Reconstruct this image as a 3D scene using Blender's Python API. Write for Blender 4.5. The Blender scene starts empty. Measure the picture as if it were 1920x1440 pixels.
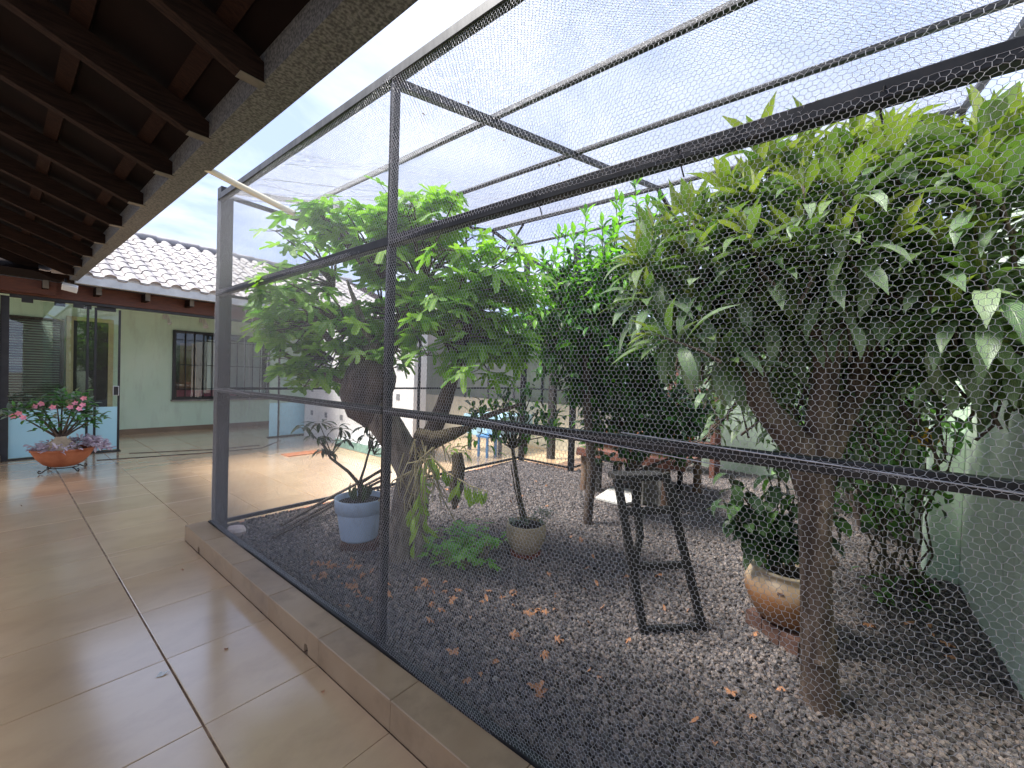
import bpy, math, random
import numpy as np
from mathutils import Vector, Matrix, Euler
random.seed(7); rng = np.random.default_rng(7)
scene = bpy.context.scene
COL = scene.collection

# ------------------------------------------------------------------ camera
CAM = Vector((0, 0, 1.55))
R_ = Vector((0.6249, -0.7801, 0.0311)).normalized()
F_ = Vector((0.7808, 0.6246, -0.0167)).normalized()
U_ = R_.cross(F_).normalized(); R_ = F_.cross(U_).normalized()
cd = bpy.data.cameras.new("camera"); cam = bpy.data.objects.new("camera", cd); COL.objects.link(cam)
M = Matrix((R_, U_, -F_)).transposed().to_4x4(); M.translation = CAM
cam.matrix_world = M
cd.sensor_width = 36; cd.lens = 36 * 778.44 / 1920; cd.clip_start = 0.03; cd.clip_end = 500
scene.camera = cam

# ------------------------------------------------------------------ light
SUN_EL, SUN_AZ = math.radians(58), math.radians(-42)      # azimuth clockwise from +Y
world = bpy.data.worlds.new("World"); scene.world = world; world.use_nodes = True
nt = world.node_tree; nt.nodes.clear(); N = nt.nodes.new; L = nt.links.new
tc = N('ShaderNodeTexCoord'); sep = N('ShaderNodeSeparateXYZ'); L(tc.outputs['Generated'], sep.inputs[0])
az = N('ShaderNodeMath'); az.operation = 'ABSOLUTE'; L(sep.outputs[2], az.inputs[0])
ad = N('ShaderNodeMath'); ad.operation = 'ADD'; L(az.outputs[0], ad.inputs[0]); ad.inputs[1].default_value = 0.16
dx = N('ShaderNodeMath'); dx.operation = 'DIVIDE'; L(sep.outputs[0], dx.inputs[0]); L(ad.outputs[0], dx.inputs[1])
dy = N('ShaderNodeMath'); dy.operation = 'DIVIDE'; L(sep.outputs[1], dy.inputs[0]); L(ad.outputs[0], dy.inputs[1])
cmb = N('ShaderNodeCombineXYZ'); L(dx.outputs[0], cmb.inputs[0]); L(dy.outputs[0], cmb.inputs[1])
mp = N('ShaderNodeMapping'); mp.inputs['Scale'].default_value = (0.9, 1.5, 1); mp.inputs['Location'].default_value = (5.3, 3.1, 0)
L(cmb.outputs[0], mp.inputs[0])
n1 = N('ShaderNodeTexNoise'); n1.inputs['Scale'].default_value = 1.1; n1.inputs['Detail'].default_value = 9; n1.inputs['Roughness'].default_value = 0.58
n1.inputs['Distortion'].default_value = 0.5; L(mp.outputs[0], n1.inputs['Vector'])
rp = N('ShaderNodeValToRGB'); rp.color_ramp.elements[0].position = 0.38; rp.color_ramp.elements[1].position = 0.70
L(n1.outputs['Fac'], rp.inputs[0])
sky = N('ShaderNodeTexSky'); sky.sky_type = 'NISHITA'; sky.sun_disc = False
sky.sun_elevation = SUN_EL; sky.sun_rotation = SUN_AZ; sky.air_density = 1.0; sky.dust_density = 2.0; sky.ozone_density = 1.5
veil = N('ShaderNodeMixRGB'); veil.inputs[0].default_value = 0.93; L(sky.outputs[0], veil.inputs[1]); veil.inputs[2].default_value = (1.8, 2.25, 3.6, 1)
mx = N('ShaderNodeMixRGB'); L(rp.outputs[0], mx.inputs[0]); L(veil.outputs[0], mx.inputs[1]); mx.inputs[2].default_value = (3.6, 3.95, 4.9, 1)
bg = N('ShaderNodeBackground'); bg.inputs[1].default_value = 0.1; L(mx.outputs[0], bg.inputs[0])
wo = N('ShaderNodeOutputWorld'); L(bg.outputs[0], wo.inputs[0])
sd = bpy.data.lights.new("sun", 'SUN'); so = bpy.data.objects.new("sun", sd); COL.objects.link(so)
sd.energy = 2.9; sd.angle = math.radians(20); sd.color = (1, 0.96, 0.9)
sv = Vector((math.sin(SUN_AZ) * math.cos(SUN_EL), math.cos(SUN_AZ) * math.cos(SUN_EL), math.sin(SUN_EL)))
so.rotation_euler = sv.to_track_quat('Z', 'Y').to_euler(); so.location = (0, 0, 12)
vs = scene.view_settings; vs.view_transform = 'Standard'; vs.look = 'None'; vs.gamma = 1; vs.use_curve_mapping = False
vs.exposure = 1.95
scene.cycles.max_bounces = 10; scene.cycles.diffuse_bounces = 5; scene.cycles.transmission_bounces = 6
scene.cycles.sample_clamp_indirect = 6

# ------------------------------------------------------------------ materials
def srgb(r, g, b):
    f = lambda c: c / 12.92 if c <= 0.04045 else ((c + 0.055) / 1.055) ** 2.4
    return (f(r / 255), f(g / 255), f(b / 255), 1)
MATS = {}
def mat(name, c1, c2=None, scale=6.0, rough=0.6, bump=0.0, bscale=40.0, metal=0.0, spec=0.5, stretch=(1, 1, 1), rnd=0.0, rough2=None,
        detail=5, coat=0.0, lo=0.35, hi=0.65):
    m = bpy.data.materials.new(name); m.use_nodes = True; MATS[name] = m
    nt = m.node_tree; N = nt.nodes.new; L = nt.links.new
    p = nt.nodes['Principled BSDF']
    tc = N('ShaderNodeTexCoord'); mp = N('ShaderNodeMapping'); mp.inputs['Scale'].default_value = stretch
    if rnd:
        oi = N('ShaderNodeObjectInfo'); av = N('ShaderNodeVectorMath'); av.operation = 'MULTIPLY_ADD'
        cb = N('ShaderNodeCombineXYZ')
        for i in range(3): L(oi.outputs['Random'], cb.inputs[i])
        av.inputs[1].default_value = (37, 51, 23); L(cb.outputs[0], av.inputs[0]); L(tc.outputs['Object'], av.inputs[2]); L(av.outputs[0], mp.inputs[0])
    else:
        L(tc.outputs['Object'], mp.inputs[0])
    c2 = c2 or c1
    n = N('ShaderNodeTexNoise'); n.inputs['Scale'].default_value = scale; n.inputs['Detail'].default_value = detail; L(mp.outputs[0], n.inputs['Vector'])
    r = N('ShaderNodeValToRGB'); r.color_ramp.elements[0].position = lo; r.color_ramp.elements[1].position = hi
    r.color_ramp.elements[0].color = c1; r.color_ramp.elements[1].color = c2; L(n.outputs['Fac'], r.inputs[0])
    out = r.outputs[0]
    if rnd:
        h = N('ShaderNodeHueSaturation'); L(out, h.inputs['Color'])
        mr = N('ShaderNodeMapRange'); mr.inputs[3].default_value = 1 - rnd; mr.inputs[4].default_value = 1 + rnd
        L(oi.outputs['Random'], mr.inputs[0]); L(mr.outputs[0], h.inputs['Value']); out = h.outputs[0]
    L(out, p.inputs['Base Color'])
    if rough2 is not None:
        m2 = N('ShaderNodeMapRange'); m2.inputs[1].default_value = 0.35; m2.inputs[2].default_value = 0.65
        m2.inputs[3].default_value = rough; m2.inputs[4].default_value = rough2
        n3 = N('ShaderNodeTexNoise'); n3.inputs['Scale'].default_value = scale * 0.7; n3.inputs['Detail'].default_value = 4; L(mp.outputs[0], n3.inputs['Vector'])
        L(n3.outputs['Fac'], m2.inputs[0]); L(m2.outputs[0], p.inputs['Roughness'])
    else:
        p.inputs['Roughness'].default_value = rough
    p.inputs['Metallic'].default_value = metal; p.inputs['Specular IOR Level'].default_value = spec
    p.inputs['Coat Weight'].default_value = coat; p.inputs['Coat Roughness'].default_value = 0.16
    if bump:
        n2 = N('ShaderNodeTexNoise'); n2.inputs['Scale'].default_value = bscale; n2.inputs['Detail'].default_value = 4; L(mp.outputs[0], n2.inputs['Vector'])
        b = N('ShaderNodeBump'); b.inputs['Strength'].default_value = min(bump, 1.0); b.inputs['Distance'].default_value = 0.01; L(n2.outputs['Fac'], b.inputs['Height'])
        L(b.outputs[0], p.inputs['Normal'])
    return m

def leafmat(name, c1, c2, rough=0.45, vein=14.0, veinamt=0.25, trans=0.35, tcol=None, slant=5.0, spec=0.5):
    m = bpy.data.materials.new(name); m.use_nodes = True; MATS[name] = m
    nt = m.node_tree; N = nt.nodes.new; L = nt.links.new
    p = nt.nodes['Principled BSDF']; o = nt.nodes['Material Output']
    oi = N('ShaderNodeObjectInfo'); ge = N('ShaderNodeNewGeometry')
    a = N('ShaderNodeMath'); a.operation = 'ADD'; L(oi.outputs['Random'], a.inputs[0]); L(ge.outputs['Random Per Island'], a.inputs[1])
    fr = N('ShaderNodeMath'); fr.operation = 'FRACT'; L(a.outputs[0], fr.inputs[0])
    mx = N('ShaderNodeMixRGB'); L(fr.outputs[0], mx.inputs[0]); mx.inputs[1].default_value = c1; mx.inputs[2].default_value = c2
    uv = N('ShaderNodeUVMap'); uv.uv_map = 'UVMap'; sp = N('ShaderNodeSeparateXYZ'); L(uv.outputs[0], sp.inputs[0])
    # u: 0 at edge .. 0.5 midrib .. 1 ; v along the leaf
    s1 = N('ShaderNodeMath'); s1.operation = 'SUBTRACT'; L(sp.outputs[0], s1.inputs[0]); s1.inputs[1].default_value = 0.5
    ab = N('ShaderNodeMath'); ab.operation = 'ABSOLUTE'; L(s1.outputs[0], ab.inputs[0])
    k = N('ShaderNodeMath'); k.operation = 'MULTIPLY_ADD'; L(ab.outputs[0], k.inputs[0]); k.inputs[1].default_value = -slant / vein * 2
    L(sp.outputs[1], k.inputs[2])
    w = N('ShaderNodeMath'); w.operation = 'MULTIPLY'; L(k.outputs[0], w.inputs[0]); w.inputs[1].default_value = vein * 6.283
    si = N('ShaderNodeMath'); si.operation = 'SINE'; L(w.outputs[0], si.inputs[0])
    pw = N('ShaderNodeMapRange'); pw.inputs[1].default_value = 0.72; pw.inputs[2].default_value = 1.0; L(si.outputs[0], pw.inputs[0])
    mr = N('ShaderNodeMapRange'); mr.inputs[1].default_value = 0.03; mr.inputs[2].default_value = 0.0; L(ab.outputs[0], mr.inputs[0])
    mxv = N('ShaderNodeMath'); mxv.operation = 'MAXIMUM'; L(pw.outputs[0], mxv.inputs[0]); L(mr.outputs[0], mxv.inputs[1])
    vm = N('ShaderNodeMath'); vm.operation = 'MULTIPLY'; L(mxv.outputs[0], vm.inputs[0]); vm.inputs[1].default_value = veinamt
    m2 = N('ShaderNodeMixRGB'); L(vm.outputs[0], m2.inputs[0]); L(mx.outputs[0], m2.inputs[1])
    m2.inputs[2].default_value = (min(c2[0] * 2.2 + 0.05, 1), min(c2[1] * 1.9 + 0.05, 1), min(c2[2] * 2.0 + 0.03, 1), 1)
    L(m2.outputs[0], p.inputs['Base Color']); p.inputs['Roughness'].default_value = rough; p.inputs['Specular IOR Level'].default_value = spec
    b = N('ShaderNodeBump'); b.inputs['Strength'].default_value = 0.5; b.inputs['Distance'].default_value = 0.004; b.invert = True
    L(mxv.outputs[0], b.inputs['Height']); L(b.outputs[0], p.inputs['Normal'])
    if trans:
        t = N('ShaderNodeBsdfTranslucent'); hs = N('ShaderNodeMixRGB'); hs.blend_type = 'MULTIPLY'; hs.inputs[0].default_value = 1
        tc = tcol or (1.5, 1.7, 0.6, 1); L(mx.outputs[0], hs.inputs[1]); hs.inputs[2].default_value = tc; L(hs.outputs[0], t.inputs[0])
        ms = N('ShaderNodeMixShader'); ms.inputs[0].default_value = trans; L(p.outputs[0], ms.inputs[1]); L(t.outputs[0], ms.inputs[2]); L(ms.outputs[0], o.inputs[0])
    return m

mat('tile_glaze', srgb(203, 170, 132), srgb(218, 187, 149), scale=1.6, rough=0.13, rough2=0.24, stretch=(1, 1.7, 1), rnd=0.05, bump=0.02, bscale=4, spec=1.0, lo=.2, hi=.8, coat=.8)
mat('kerb_glaze', srgb(162, 134, 104), srgb(182, 155, 124), scale=3, rough=0.28, rough2=0.42, rnd=0.05, lo=.25, hi=.75)
mat('skirt_glaze', srgb(122, 104, 86), srgb(138, 120, 100), scale=3, rough=0.3, rnd=0.05)
mat('grout', srgb(110, 84, 66), srgb(160, 130, 106), scale=9, rough=0.9, bump=0.3)
mat('earth', srgb(52, 46, 43), srgb(74, 66, 60), scale=20, rough=0.95, bump=0.8, bscale=80)
mat('lawn_ground', srgb(96, 92, 84), srgb(120, 115, 105), scale=2, rough=0.95)
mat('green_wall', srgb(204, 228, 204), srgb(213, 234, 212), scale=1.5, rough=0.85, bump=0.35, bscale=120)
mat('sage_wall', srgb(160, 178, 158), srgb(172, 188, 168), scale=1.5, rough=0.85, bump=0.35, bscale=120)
mat('pale_green', srgb(214, 229, 210), srgb(222, 235, 217), scale=1.5, rough=0.85, bump=0.35, bscale=120)
mat('white_wall', srgb(214, 215, 213), srgb(226, 226, 223), scale=2, rough=0.8, bump=0.15, bscale=90)
mat('beige_wall', srgb(196, 190, 168), srgb(208, 202, 180), scale=2, rough=0.85, bump=0.2, bscale=90)
mat('dark_wood', srgb(28, 17, 14), srgb(38, 24, 18), scale=5, spec=0.08, rough=0.85, stretch=(2, 14, 14), bump=0.2, bscale=12)
mat('rafter_wood', srgb(30, 22, 18), srgb(46, 33, 27), scale=4, spec=0.08, rough=0.85, stretch=(2, 18, 18), bump=0.2, bscale=10)
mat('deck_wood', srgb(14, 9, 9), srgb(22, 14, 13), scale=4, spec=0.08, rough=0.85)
mat('board_wood', srgb(74, 41, 28), srgb(94, 53, 36), scale=5, rough=0.5, stretch=(2, 14, 14))
mat('end_grain', srgb(84, 80, 72), srgb(108, 102, 92), scale=9, rough=0.7)
mat('galvanised', srgb(64, 63, 61), srgb(112, 111, 107), scale=75, rough=0.6, metal=0.2, bump=0.15, bscale=60, detail=2, lo=.38, hi=.62)
mat('grey_gutter', srgb(168, 172, 172), srgb(190, 194, 194), scale=6, rough=0.4, metal=0.2)
mat('roof_ceramic', srgb(132, 127, 125), srgb(164, 158, 156), scale=5, rough=0.6, rnd=0.07, bump=0.1)
mat('black_frame', srgb(30, 31, 34), srgb(42, 43, 46), scale=10, rough=0.42, bump=0.05)
mat('cage_steel', srgb(22, 23, 27), srgb(42, 43, 46), scale=14, rough=0.42, metal=0.25, bump=0.1, bscale=30, lo=.3, hi=.75)
mat('cage_steel_lit', srgb(34, 35, 38), srgb(66, 66, 67), scale=16, rough=0.5, metal=0.4, bump=0.1, bscale=30, stretch=(1, 1, .3))  # lighter copy of the cage steel: sky light put into the colour
mat('wire', srgb(178, 178, 184), srgb(202, 202, 208), scale=30, rough=0.42, metal=0.4)
mat('pvc', srgb(222, 214, 188), srgb(232, 226, 204), scale=6, rough=0.4)
mat('terracotta', srgb(160, 90, 58), srgb(186, 116, 80), scale=7, rough=0.65, bump=0.1, bscale=50)
mat('brick_red', srgb(112, 62, 50), srgb(136, 78, 62), scale=14, rough=0.9, bump=0.4)
mat('brick_brown', srgb(84, 60, 52), srgb(106, 78, 66), scale=14, rough=0.9, bump=0.4)
mat('blue_plastic', srgb(184, 206, 232), srgb(196, 216, 238), scale=3, rough=0.42)
mat('woven_cream', srgb(170, 150, 120), srgb(196, 178, 148), scale=40, rough=0.7, stretch=(1, 1, 3), bump=0.6, bscale=60)
mat('soil', srgb(36, 28, 24), srgb(54, 44, 36), scale=60, rough=0.95, bump=0.8, bscale=90)
mat('bark_pale', srgb(116, 104, 92), srgb(160, 148, 134), scale=12, rough=0.9, bump=0.8, bscale=36, stretch=(1, 1, .4))
mat('bark_dark', srgb(68, 58, 52), srgb(104, 90, 80), scale=12, rough=0.9, bump=0.9, bscale=30, stretch=(1, 1, .5))
mat('bark_brown', srgb(84, 69, 60), srgb(122, 104, 91), scale=14, rough=0.9, bump=0.9, bscale=34, stretch=(1, 1, .35))
mat('bark_twig', srgb(70, 62, 48), srgb(96, 88, 68), scale=14, rough=0.85)
mat('black_wood', srgb(34, 33, 33), srgb(50, 48, 46), scale=10, rough=0.6, stretch=(8, 8, 2), bump=0.15)
mat('red_wood', srgb(104, 66, 54), srgb(128, 86, 72), scale=8, rough=0.7, stretch=(10, 2, 10), bump=0.2)
mat('log_wood', srgb(110, 86, 70), srgb(150, 128, 108), scale=7, rough=0.85, bump=0.5, stretch=(1, 1, .4))
mat('white_slab', srgb(206, 204, 198), srgb(222, 220, 214), scale=8, rough=0.6)
mat('concrete', srgb(130, 128, 122), srgb(168, 164, 156), scale=9, rough=0.9, bump=0.3)
mat('iron', srgb(44, 36, 32), srgb(72, 52, 42), scale=20, rough=0.6, metal=0.5)
mat('cable', srgb(30, 28, 28), None, rough=0.5)
mat('blue_film', srgb(168, 216, 228), srgb(178, 222, 232), scale=2, rough=0.35)
mat('orange_paint', srgb(178, 112, 74), srgb(190, 124, 84), scale=4, rough=0.6)
mat('room_shade', srgb(48, 46, 44), srgb(60, 58, 54), scale=2, rough=0.8)  # indoor shade put into a dark colour
mat('slat_dark', srgb(52, 46, 40), srgb(66, 58, 50), scale=6, rough=0.5)
mat('door_cream', srgb(176, 164, 120), srgb(186, 174, 132), scale=4, rough=0.5)
mat('brown_shutter', srgb(110, 78, 52), srgb(124, 90, 62), scale=5, rough=0.6)
mat('pink_cloth', srgb(170, 92, 110), srgb(182, 104, 120), scale=5, rough=0.9)
mat('teal_mosaic', srgb(110, 150, 140), srgb(140, 176, 164), scale=20, rough=0.3, rnd=0.15)
mat('grey_vent', srgb(120, 124, 126), None, rough=0.6)
mat('cloth_blue', srgb(150, 190, 206), srgb(164, 202, 216), scale=4, rough=0.8)
mat('blue_plain', srgb(60, 130, 190), None, rough=0.5)
mat('spot_white', srgb(214, 216, 214), None, rough=0.35)
mat('lens', srgb(196, 204, 210), None, rough=0.12)
mat('pink_stone', srgb(200, 176, 170), srgb(222, 204, 196), scale=9, rough=0.9, bump=0.4)
mat('dry_leaf', srgb(170, 112, 78), srgb(208, 158, 118), scale=30, rough=0.8, rnd=0.22)
mat('yellow_leaf', srgb(214, 166, 34), srgb(226, 184, 60), scale=20, rough=0.5, rnd=0.05)
mat('petal_white', srgb(224, 222, 216), None, rough=0.6)
mat('caudex', srgb(170, 150, 124), srgb(192, 174, 148), scale=8, rough=0.75, bump=0.2)
mat('petal_pink', srgb(226, 120, 150), srgb(240, 176, 190), scale=24, rough=0.6, rnd=0.15)
mat('root_pale', srgb(150, 138, 104), srgb(178, 166, 126), scale=14, rough=0.8)
mat('moss_root', srgb(70, 60, 48), srgb(100, 90, 70), scale=30, rough=0.95, bump=0.8)

def stain(name, col, amt, scale=(1.6, 1.6, .35), lo=.52, hi=.72, ns=3.0, spots=0.0):
    nt = MATS[name].node_tree; N = nt.nodes.new; L = nt.links.new; p = nt.nodes['Principled BSDF']; src = p.inputs['Base Color'].links[0].from_socket
    t = N('ShaderNodeTexCoord'); m_ = N('ShaderNodeMapping'); m_.inputs['Scale'].default_value = scale; L(t.outputs['Object'], m_.inputs[0])
    n = N('ShaderNodeTexNoise'); n.inputs['Scale'].default_value = ns; n.inputs['Detail'].default_value = 8; n.inputs['Roughness'].default_value = .65; L(m_.outputs[0], n.inputs['Vector'])
    q = N('ShaderNodeMapRange'); q.inputs[1].default_value = lo; q.inputs[2].default_value = hi; q.inputs[4].default_value = amt; L(n.outputs['Fac'], q.inputs[0])
    x = N('ShaderNodeMixRGB'); L(q.outputs[0], x.inputs[0]); L(src, x.inputs[1]); x.inputs[2].default_value = col; L(x.outputs[0], p.inputs['Base Color'])
for k_ in ('pale_green', 'sage_wall', 'green_wall', 'white_wall', 'beige_wall'): stain(k_, srgb(140, 144, 128), .24)
stain('pale_green', srgb(96, 92, 78), .5, (3, 3, 1.2), .62, .70, 4.0); stain('sage_wall', srgb(84, 84, 70), .5, (3, 3, 1.2), .60, .70, 4.0)
stain('tile_glaze', srgb(140, 116, 94), .26, (1, 1.6, 1), .48, .76, 2.6); stain('tile_glaze', srgb(110, 90, 74), .4, (1, 1, 1), .69, .74, 30)
stain('kerb_glaze', srgb(104, 84, 64), .4, (1, 1, 1), .50, .74, 5); stain('blue_plastic', srgb(120, 124, 126), .4, (1, 1, .4), .54, .72, 9)
stain('grout', srgb(34, 26, 22), .8, (1, 1, 1), .56, .64, 5); stain('roof_ceramic', srgb(96, 90, 84), .5, (1, 1, 1), .52, .72, 6)
stain('cage_steel', srgb(74, 54, 44), .25, (1, 1, 1), .58, .70, 14); stain('bark_brown', srgb(58, 44, 36), .75, (1, 1, .22), .46, .60, 26); stain('bark_pale', srgb(60, 52, 44), .7, (1, 1, .3), .48, .62, 20); stain('bark_brown', srgb(138, 130, 108), .5, (1, 1, .7), .60, .68, 9)

# glazed two-tone pot
m = mat('pot_glaze', srgb(150, 104, 68), srgb(222, 206, 176), scale=4, rough=0.35, rough2=0.5)
nt = m.node_tree; tcz = nt.nodes.new('ShaderNodeTexCoord'); sz = nt.nodes.new('ShaderNodeSeparateXYZ'); nt.links.new(tcz.outputs['Object'], sz.inputs[0])
mz = nt.nodes.new('ShaderNodeMapRange'); mz.inputs[1].default_value = 0.18; mz.inputs[2].default_value = 0.36
nz = nt.nodes.new('ShaderNodeTexNoise'); nz.inputs['Scale'].default_value = 7; nt.links.new(tcz.outputs['Object'], nz.inputs['Vector'])
az_ = nt.nodes.new('ShaderNodeMath'); az_.operation = 'MULTIPLY_ADD'; nt.links.new(nz.outputs['Fac'], az_.inputs[0]); az_.inputs[1].default_value = 0.16
sb = nt.nodes.new('ShaderNodeMath'); sb.operation = 'SUBTRACT'; nt.links.new(sz.outputs[2], sb.inputs[0]); sb.inputs[1].default_value = 0.08
nt.links.new(sb.outputs[0], az_.inputs[2]); nt.links.new(az_.outputs[0], mz.inputs[0])
rr = [n for n in nt.nodes if n.type == 'VALTORGB'][0]; nt.links.new(mz.outputs[0], rr.inputs[0])
rr.color_ramp.elements[0].position = 0.0; rr.color_ramp.elements[1].position = 1.0

# stones: colour by instance
m = bpy.data.materials.new('basalt'); m.use_nodes = True; MATS['basalt'] = m
nt = m.node_tree; p = nt.nodes['Principled BSDF']; oi = nt.nodes.new('ShaderNodeObjectInfo'); rr = nt.nodes.new('ShaderNodeValToRGB')
rr.color_ramp.elements[0].color = srgb(72, 68, 69); rr.color_ramp.elements[1].color = srgb(146, 136, 130)
e = rr.color_ramp.elements.new(0.55); e.color = srgb(114, 107, 105); e = rr.color_ramp.elements.new(0.93); e.color = srgb(140, 126, 118)
nt.links.new(oi.outputs['Random'], rr.inputs[0]); nt.links.new(rr.outputs[0], p.inputs['Base Color']); p.inputs['Roughness'].default_value = 0.55

# glass
m = bpy.data.materials.new('glass'); m.use_nodes = True; MATS['glass'] = m
p = m.node_tree.nodes['Principled BSDF']; p.inputs['Base Color'].default_value = (0.86, 0.95, 0.92, 1); p.inputs['Roughness'].default_value = 0.0
p.inputs['Transmission Weight'].default_value = 1; p.inputs['IOR'].default_value = 1.5

# leaves
leafmat('fig_leaf', srgb(88, 134, 54), srgb(138, 178, 76), rough=0.55, vein=5, veinamt=.35, trans=0.44)
leafmat('fig_young', srgb(112, 160, 52), srgb(146, 188, 72), rough=0.5, vein=5, veinamt=.35, trans=0.36)
leafmat('loquat_old', srgb(80, 110, 74), srgb(134, 154, 120), rough=0.4, vein=13, veinamt=.4, trans=0.18)
leafmat('loquat_mid', srgb(74, 106, 56), srgb(112, 136, 84), rough=0.45, vein=13, veinamt=.4, trans=0.24)
leafmat('loquat_young', srgb(108, 132, 58), srgb(154, 164, 92), rough=0.6, vein=13, veinamt=.4, trans=0.26)
leafmat('citrus_leaf', srgb(56, 106, 46), srgb(92, 146, 62), rough=0.34, vein=9, veinamt=.12, trans=0.28)
leafmat('citrus_young', srgb(106, 168, 54), srgb(142, 196, 76), rough=0.36, vein=9, veinamt=.12, trans=0.42)
leafmat('dark_leaf', srgb(42, 68, 44), srgb(72, 100, 58), rough=0.36, vein=9, veinamt=.15, trans=0.12)
leafmat('pot_leaf', srgb(44, 62, 36), srgb(84, 104, 58), rough=0.4, vein=8, veinamt=.2, trans=0.2)
leafmat('fresh_leaf', srgb(90, 150, 56), srgb(128, 180, 78), rough=0.45, vein=6, veinamt=.25, trans=0.4)
leafmat('orchid_leaf', srgb(124, 158, 56), srgb(162, 190, 84), rough=0.32, vein=1, veinamt=.2, trans=0.3)
leafmat('purple_leaf', srgb(164, 140, 154), srgb(214, 200, 206), rough=0.5, vein=3, veinamt=.2, trans=0.15, tcol=(1, 1, 1, 1))
leafmat('grey_leaf', srgb(96, 112, 96), srgb(136, 148, 130), rough=0.5, vein=3, veinamt=.1, trans=0.15)
leafmat('vine_leaf', srgb(70, 116, 52), srgb(112, 152, 84), rough=0.45, vein=6, veinamt=.25, trans=0.3)

# ------------------------------------------------------------------ mesh building
class MB:
    def __init__(s): s.v = []; s.f = []; s.smooth = []
    def add(s, vs, fs, smooth=False):
        b = len(s.v); s.v.extend([tuple(v) for v in vs]); s.f.extend([tuple(i + b for i in f) for f in fs]); s.smooth.extend([smooth] * len(fs)); return s
    def box(s, lo, hi, bev=0.0, M=None):
        (x0, y0, z0), (x1, y1, z1) = lo, hi
        if bev <= 0:
            vs = [(x, y, z) for z in (z0, z1) for y in (y0, y1) for x in (x0, x1)]
            fs = [(0, 2, 3, 1), (4, 5, 7, 6), (0, 1, 5, 4), (2, 6, 7, 3), (0, 4, 6, 2), (1, 3, 7, 5)]
        else:                                    # top edge chamfer only: cheap and catches light
            b = min(bev, (x1 - x0) / 3, (y1 - y0) / 3, (z1 - z0) / 3)
            vs = [(x, y, z0) for y in (y0, y1) for x in (x0, x1)] + [(x, y, z1 - b) for y in (y0, y1) for x in (x0, x1)] + \
                 [(x, y, z1) for y in (y0 + b, y1 - b) for x in (x0 + b, x1 - b)]
            fs = [(0, 2, 3, 1)]
            for o in (0, 4): fs += [(o, o + 1, o + 5, o + 4), (o + 1, o + 3, o + 7, o + 5), (o + 3, o + 2, o + 6, o + 7), (o + 2, o, o + 4, o + 6)]
            fs.append((8, 9, 11, 10))
        if M is not None: vs = [M @ Vector(v) for v in vs]
        return s.add(vs, fs)
    def tube(s, pts, rad, n=8, cap=True, wob=0.0, smooth=True, square=False):
        pts = [Vector(p) for p in pts]
        if not hasattr(rad, '__len__'): rad = [rad] * len(pts)
        vs = []; fs = []; up = Vector((0.0123, 0.0231, 1)); prev = None
        for i, p in enumerate(pts):
            d = (pts[min(i + 1, len(pts) - 1)] - pts[max(i - 1, 0)]).normalized()
            if prev is None:
                a = d.cross(up if abs(d.z) < 0.95 else Vector((1, 0.01, 0))).normalized()
            else:
                a = (prev - d * prev.dot(d)).normalized()
            prev = a; b = d.cross(a)
            for k in range(n):
                t = 2 * math.pi * (k + (0.5 if square else 0)) / n
                r = rad[i] * (1 + wob * (random.random() - 0.5) * 2) * (1.4142 if square else 1)
                vs.append(p + a * (math.cos(t) * r) + b * (math.sin(t) * r))
        for i in range(len(pts) - 1):
            for k in range(n):
                k2 = (k + 1) % n; fs.append((i * n + k, i * n + k2, (i + 1) * n + k2, (i + 1) * n + k))
        s.add(vs, fs, smooth)
        if cap:
            e = (len(pts) - 1) * n
            s.add(vs[:n], [tuple(range(n))[::-1]]); s.add(vs[e:], [tuple(range(n))])
        return s
    def bar(s, a, b, r): return s.tube([a, b], r, 4, smooth=False, square=True)
    def lathe(s, prof, c, n=32, sx=1.0, sy=1.0, cap=False, smooth=True):
        vs = []; fs = []
        for r, z in prof:
            for k in range(n):
                t = 2 * math.pi * k / n; vs.append((c[0] + math.cos(t) * r * sx, c[1] + math.sin(t) * r * sy, c[2] + z))
        for i in range(len(prof) - 1):
            for k in range(n):
                k2 = (k + 1) % n; fs.append((i * n + k, i * n + k2, (i + 1) * n + k2, (i + 1) * n + k))
        s.add(vs, fs, smooth)
        if cap: s.add(vs[:n], [tuple(range(n))[::-1]]); s.add(vs[-n:], [tuple(range(n))])
        return s
    def prism_y(s, prof0, y0, prof1, y1):       # outlines in xz at two y
        n = len(prof0); vs = [(x, y0, z) for x, z in prof0] + [(x, y1, z) for x, z in prof1]
        fs = [(i, (i + 1) % n, n + (i + 1) % n, n + i) for i in range(n)] + [tuple(range(n))[::-1], tuple(range(n, 2 * n))]
        return s.add(vs, fs)
    def mesh(s, name, material):
        me = bpy.data.meshes.new(name); me.from_pydata(s.v, [], s.f); me.polygons.foreach_set('use_smooth', s.smooth)
        if material is not None: me.materials.append(MATS[material] if isinstance(material, str) else material)
        me.update(); return me
    def build(s, name, material, parent=None, bevel=0.0):
        off = WORLD(parent) if parent is not None else Vector((0, 0, 0))
        if off.length: s.v = [(x - off.x, y - off.y, z - off.z) for x, y, z in s.v]
        o = bpy.data.objects.new(name, s.mesh(name, material)); COL.objects.link(o); o.parent = parent
        if bevel:
            bm_ = o.modifiers.new('bevel', 'BEVEL'); bm_.width = bevel; bm_.segments = 2; bm_.limit_method = 'ANGLE'
        return o
def WORLD(o):
    v = Vector((0, 0, 0))
    while o is not None: v += o.location; o = o.parent
    return v
def tag(o, label=None, cat=None, group=None, kind=None):
    for k, v in (('label', label), ('category', cat), ('group', group), ('kind', kind)):
        if v: o[k] = v
    return o
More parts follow.
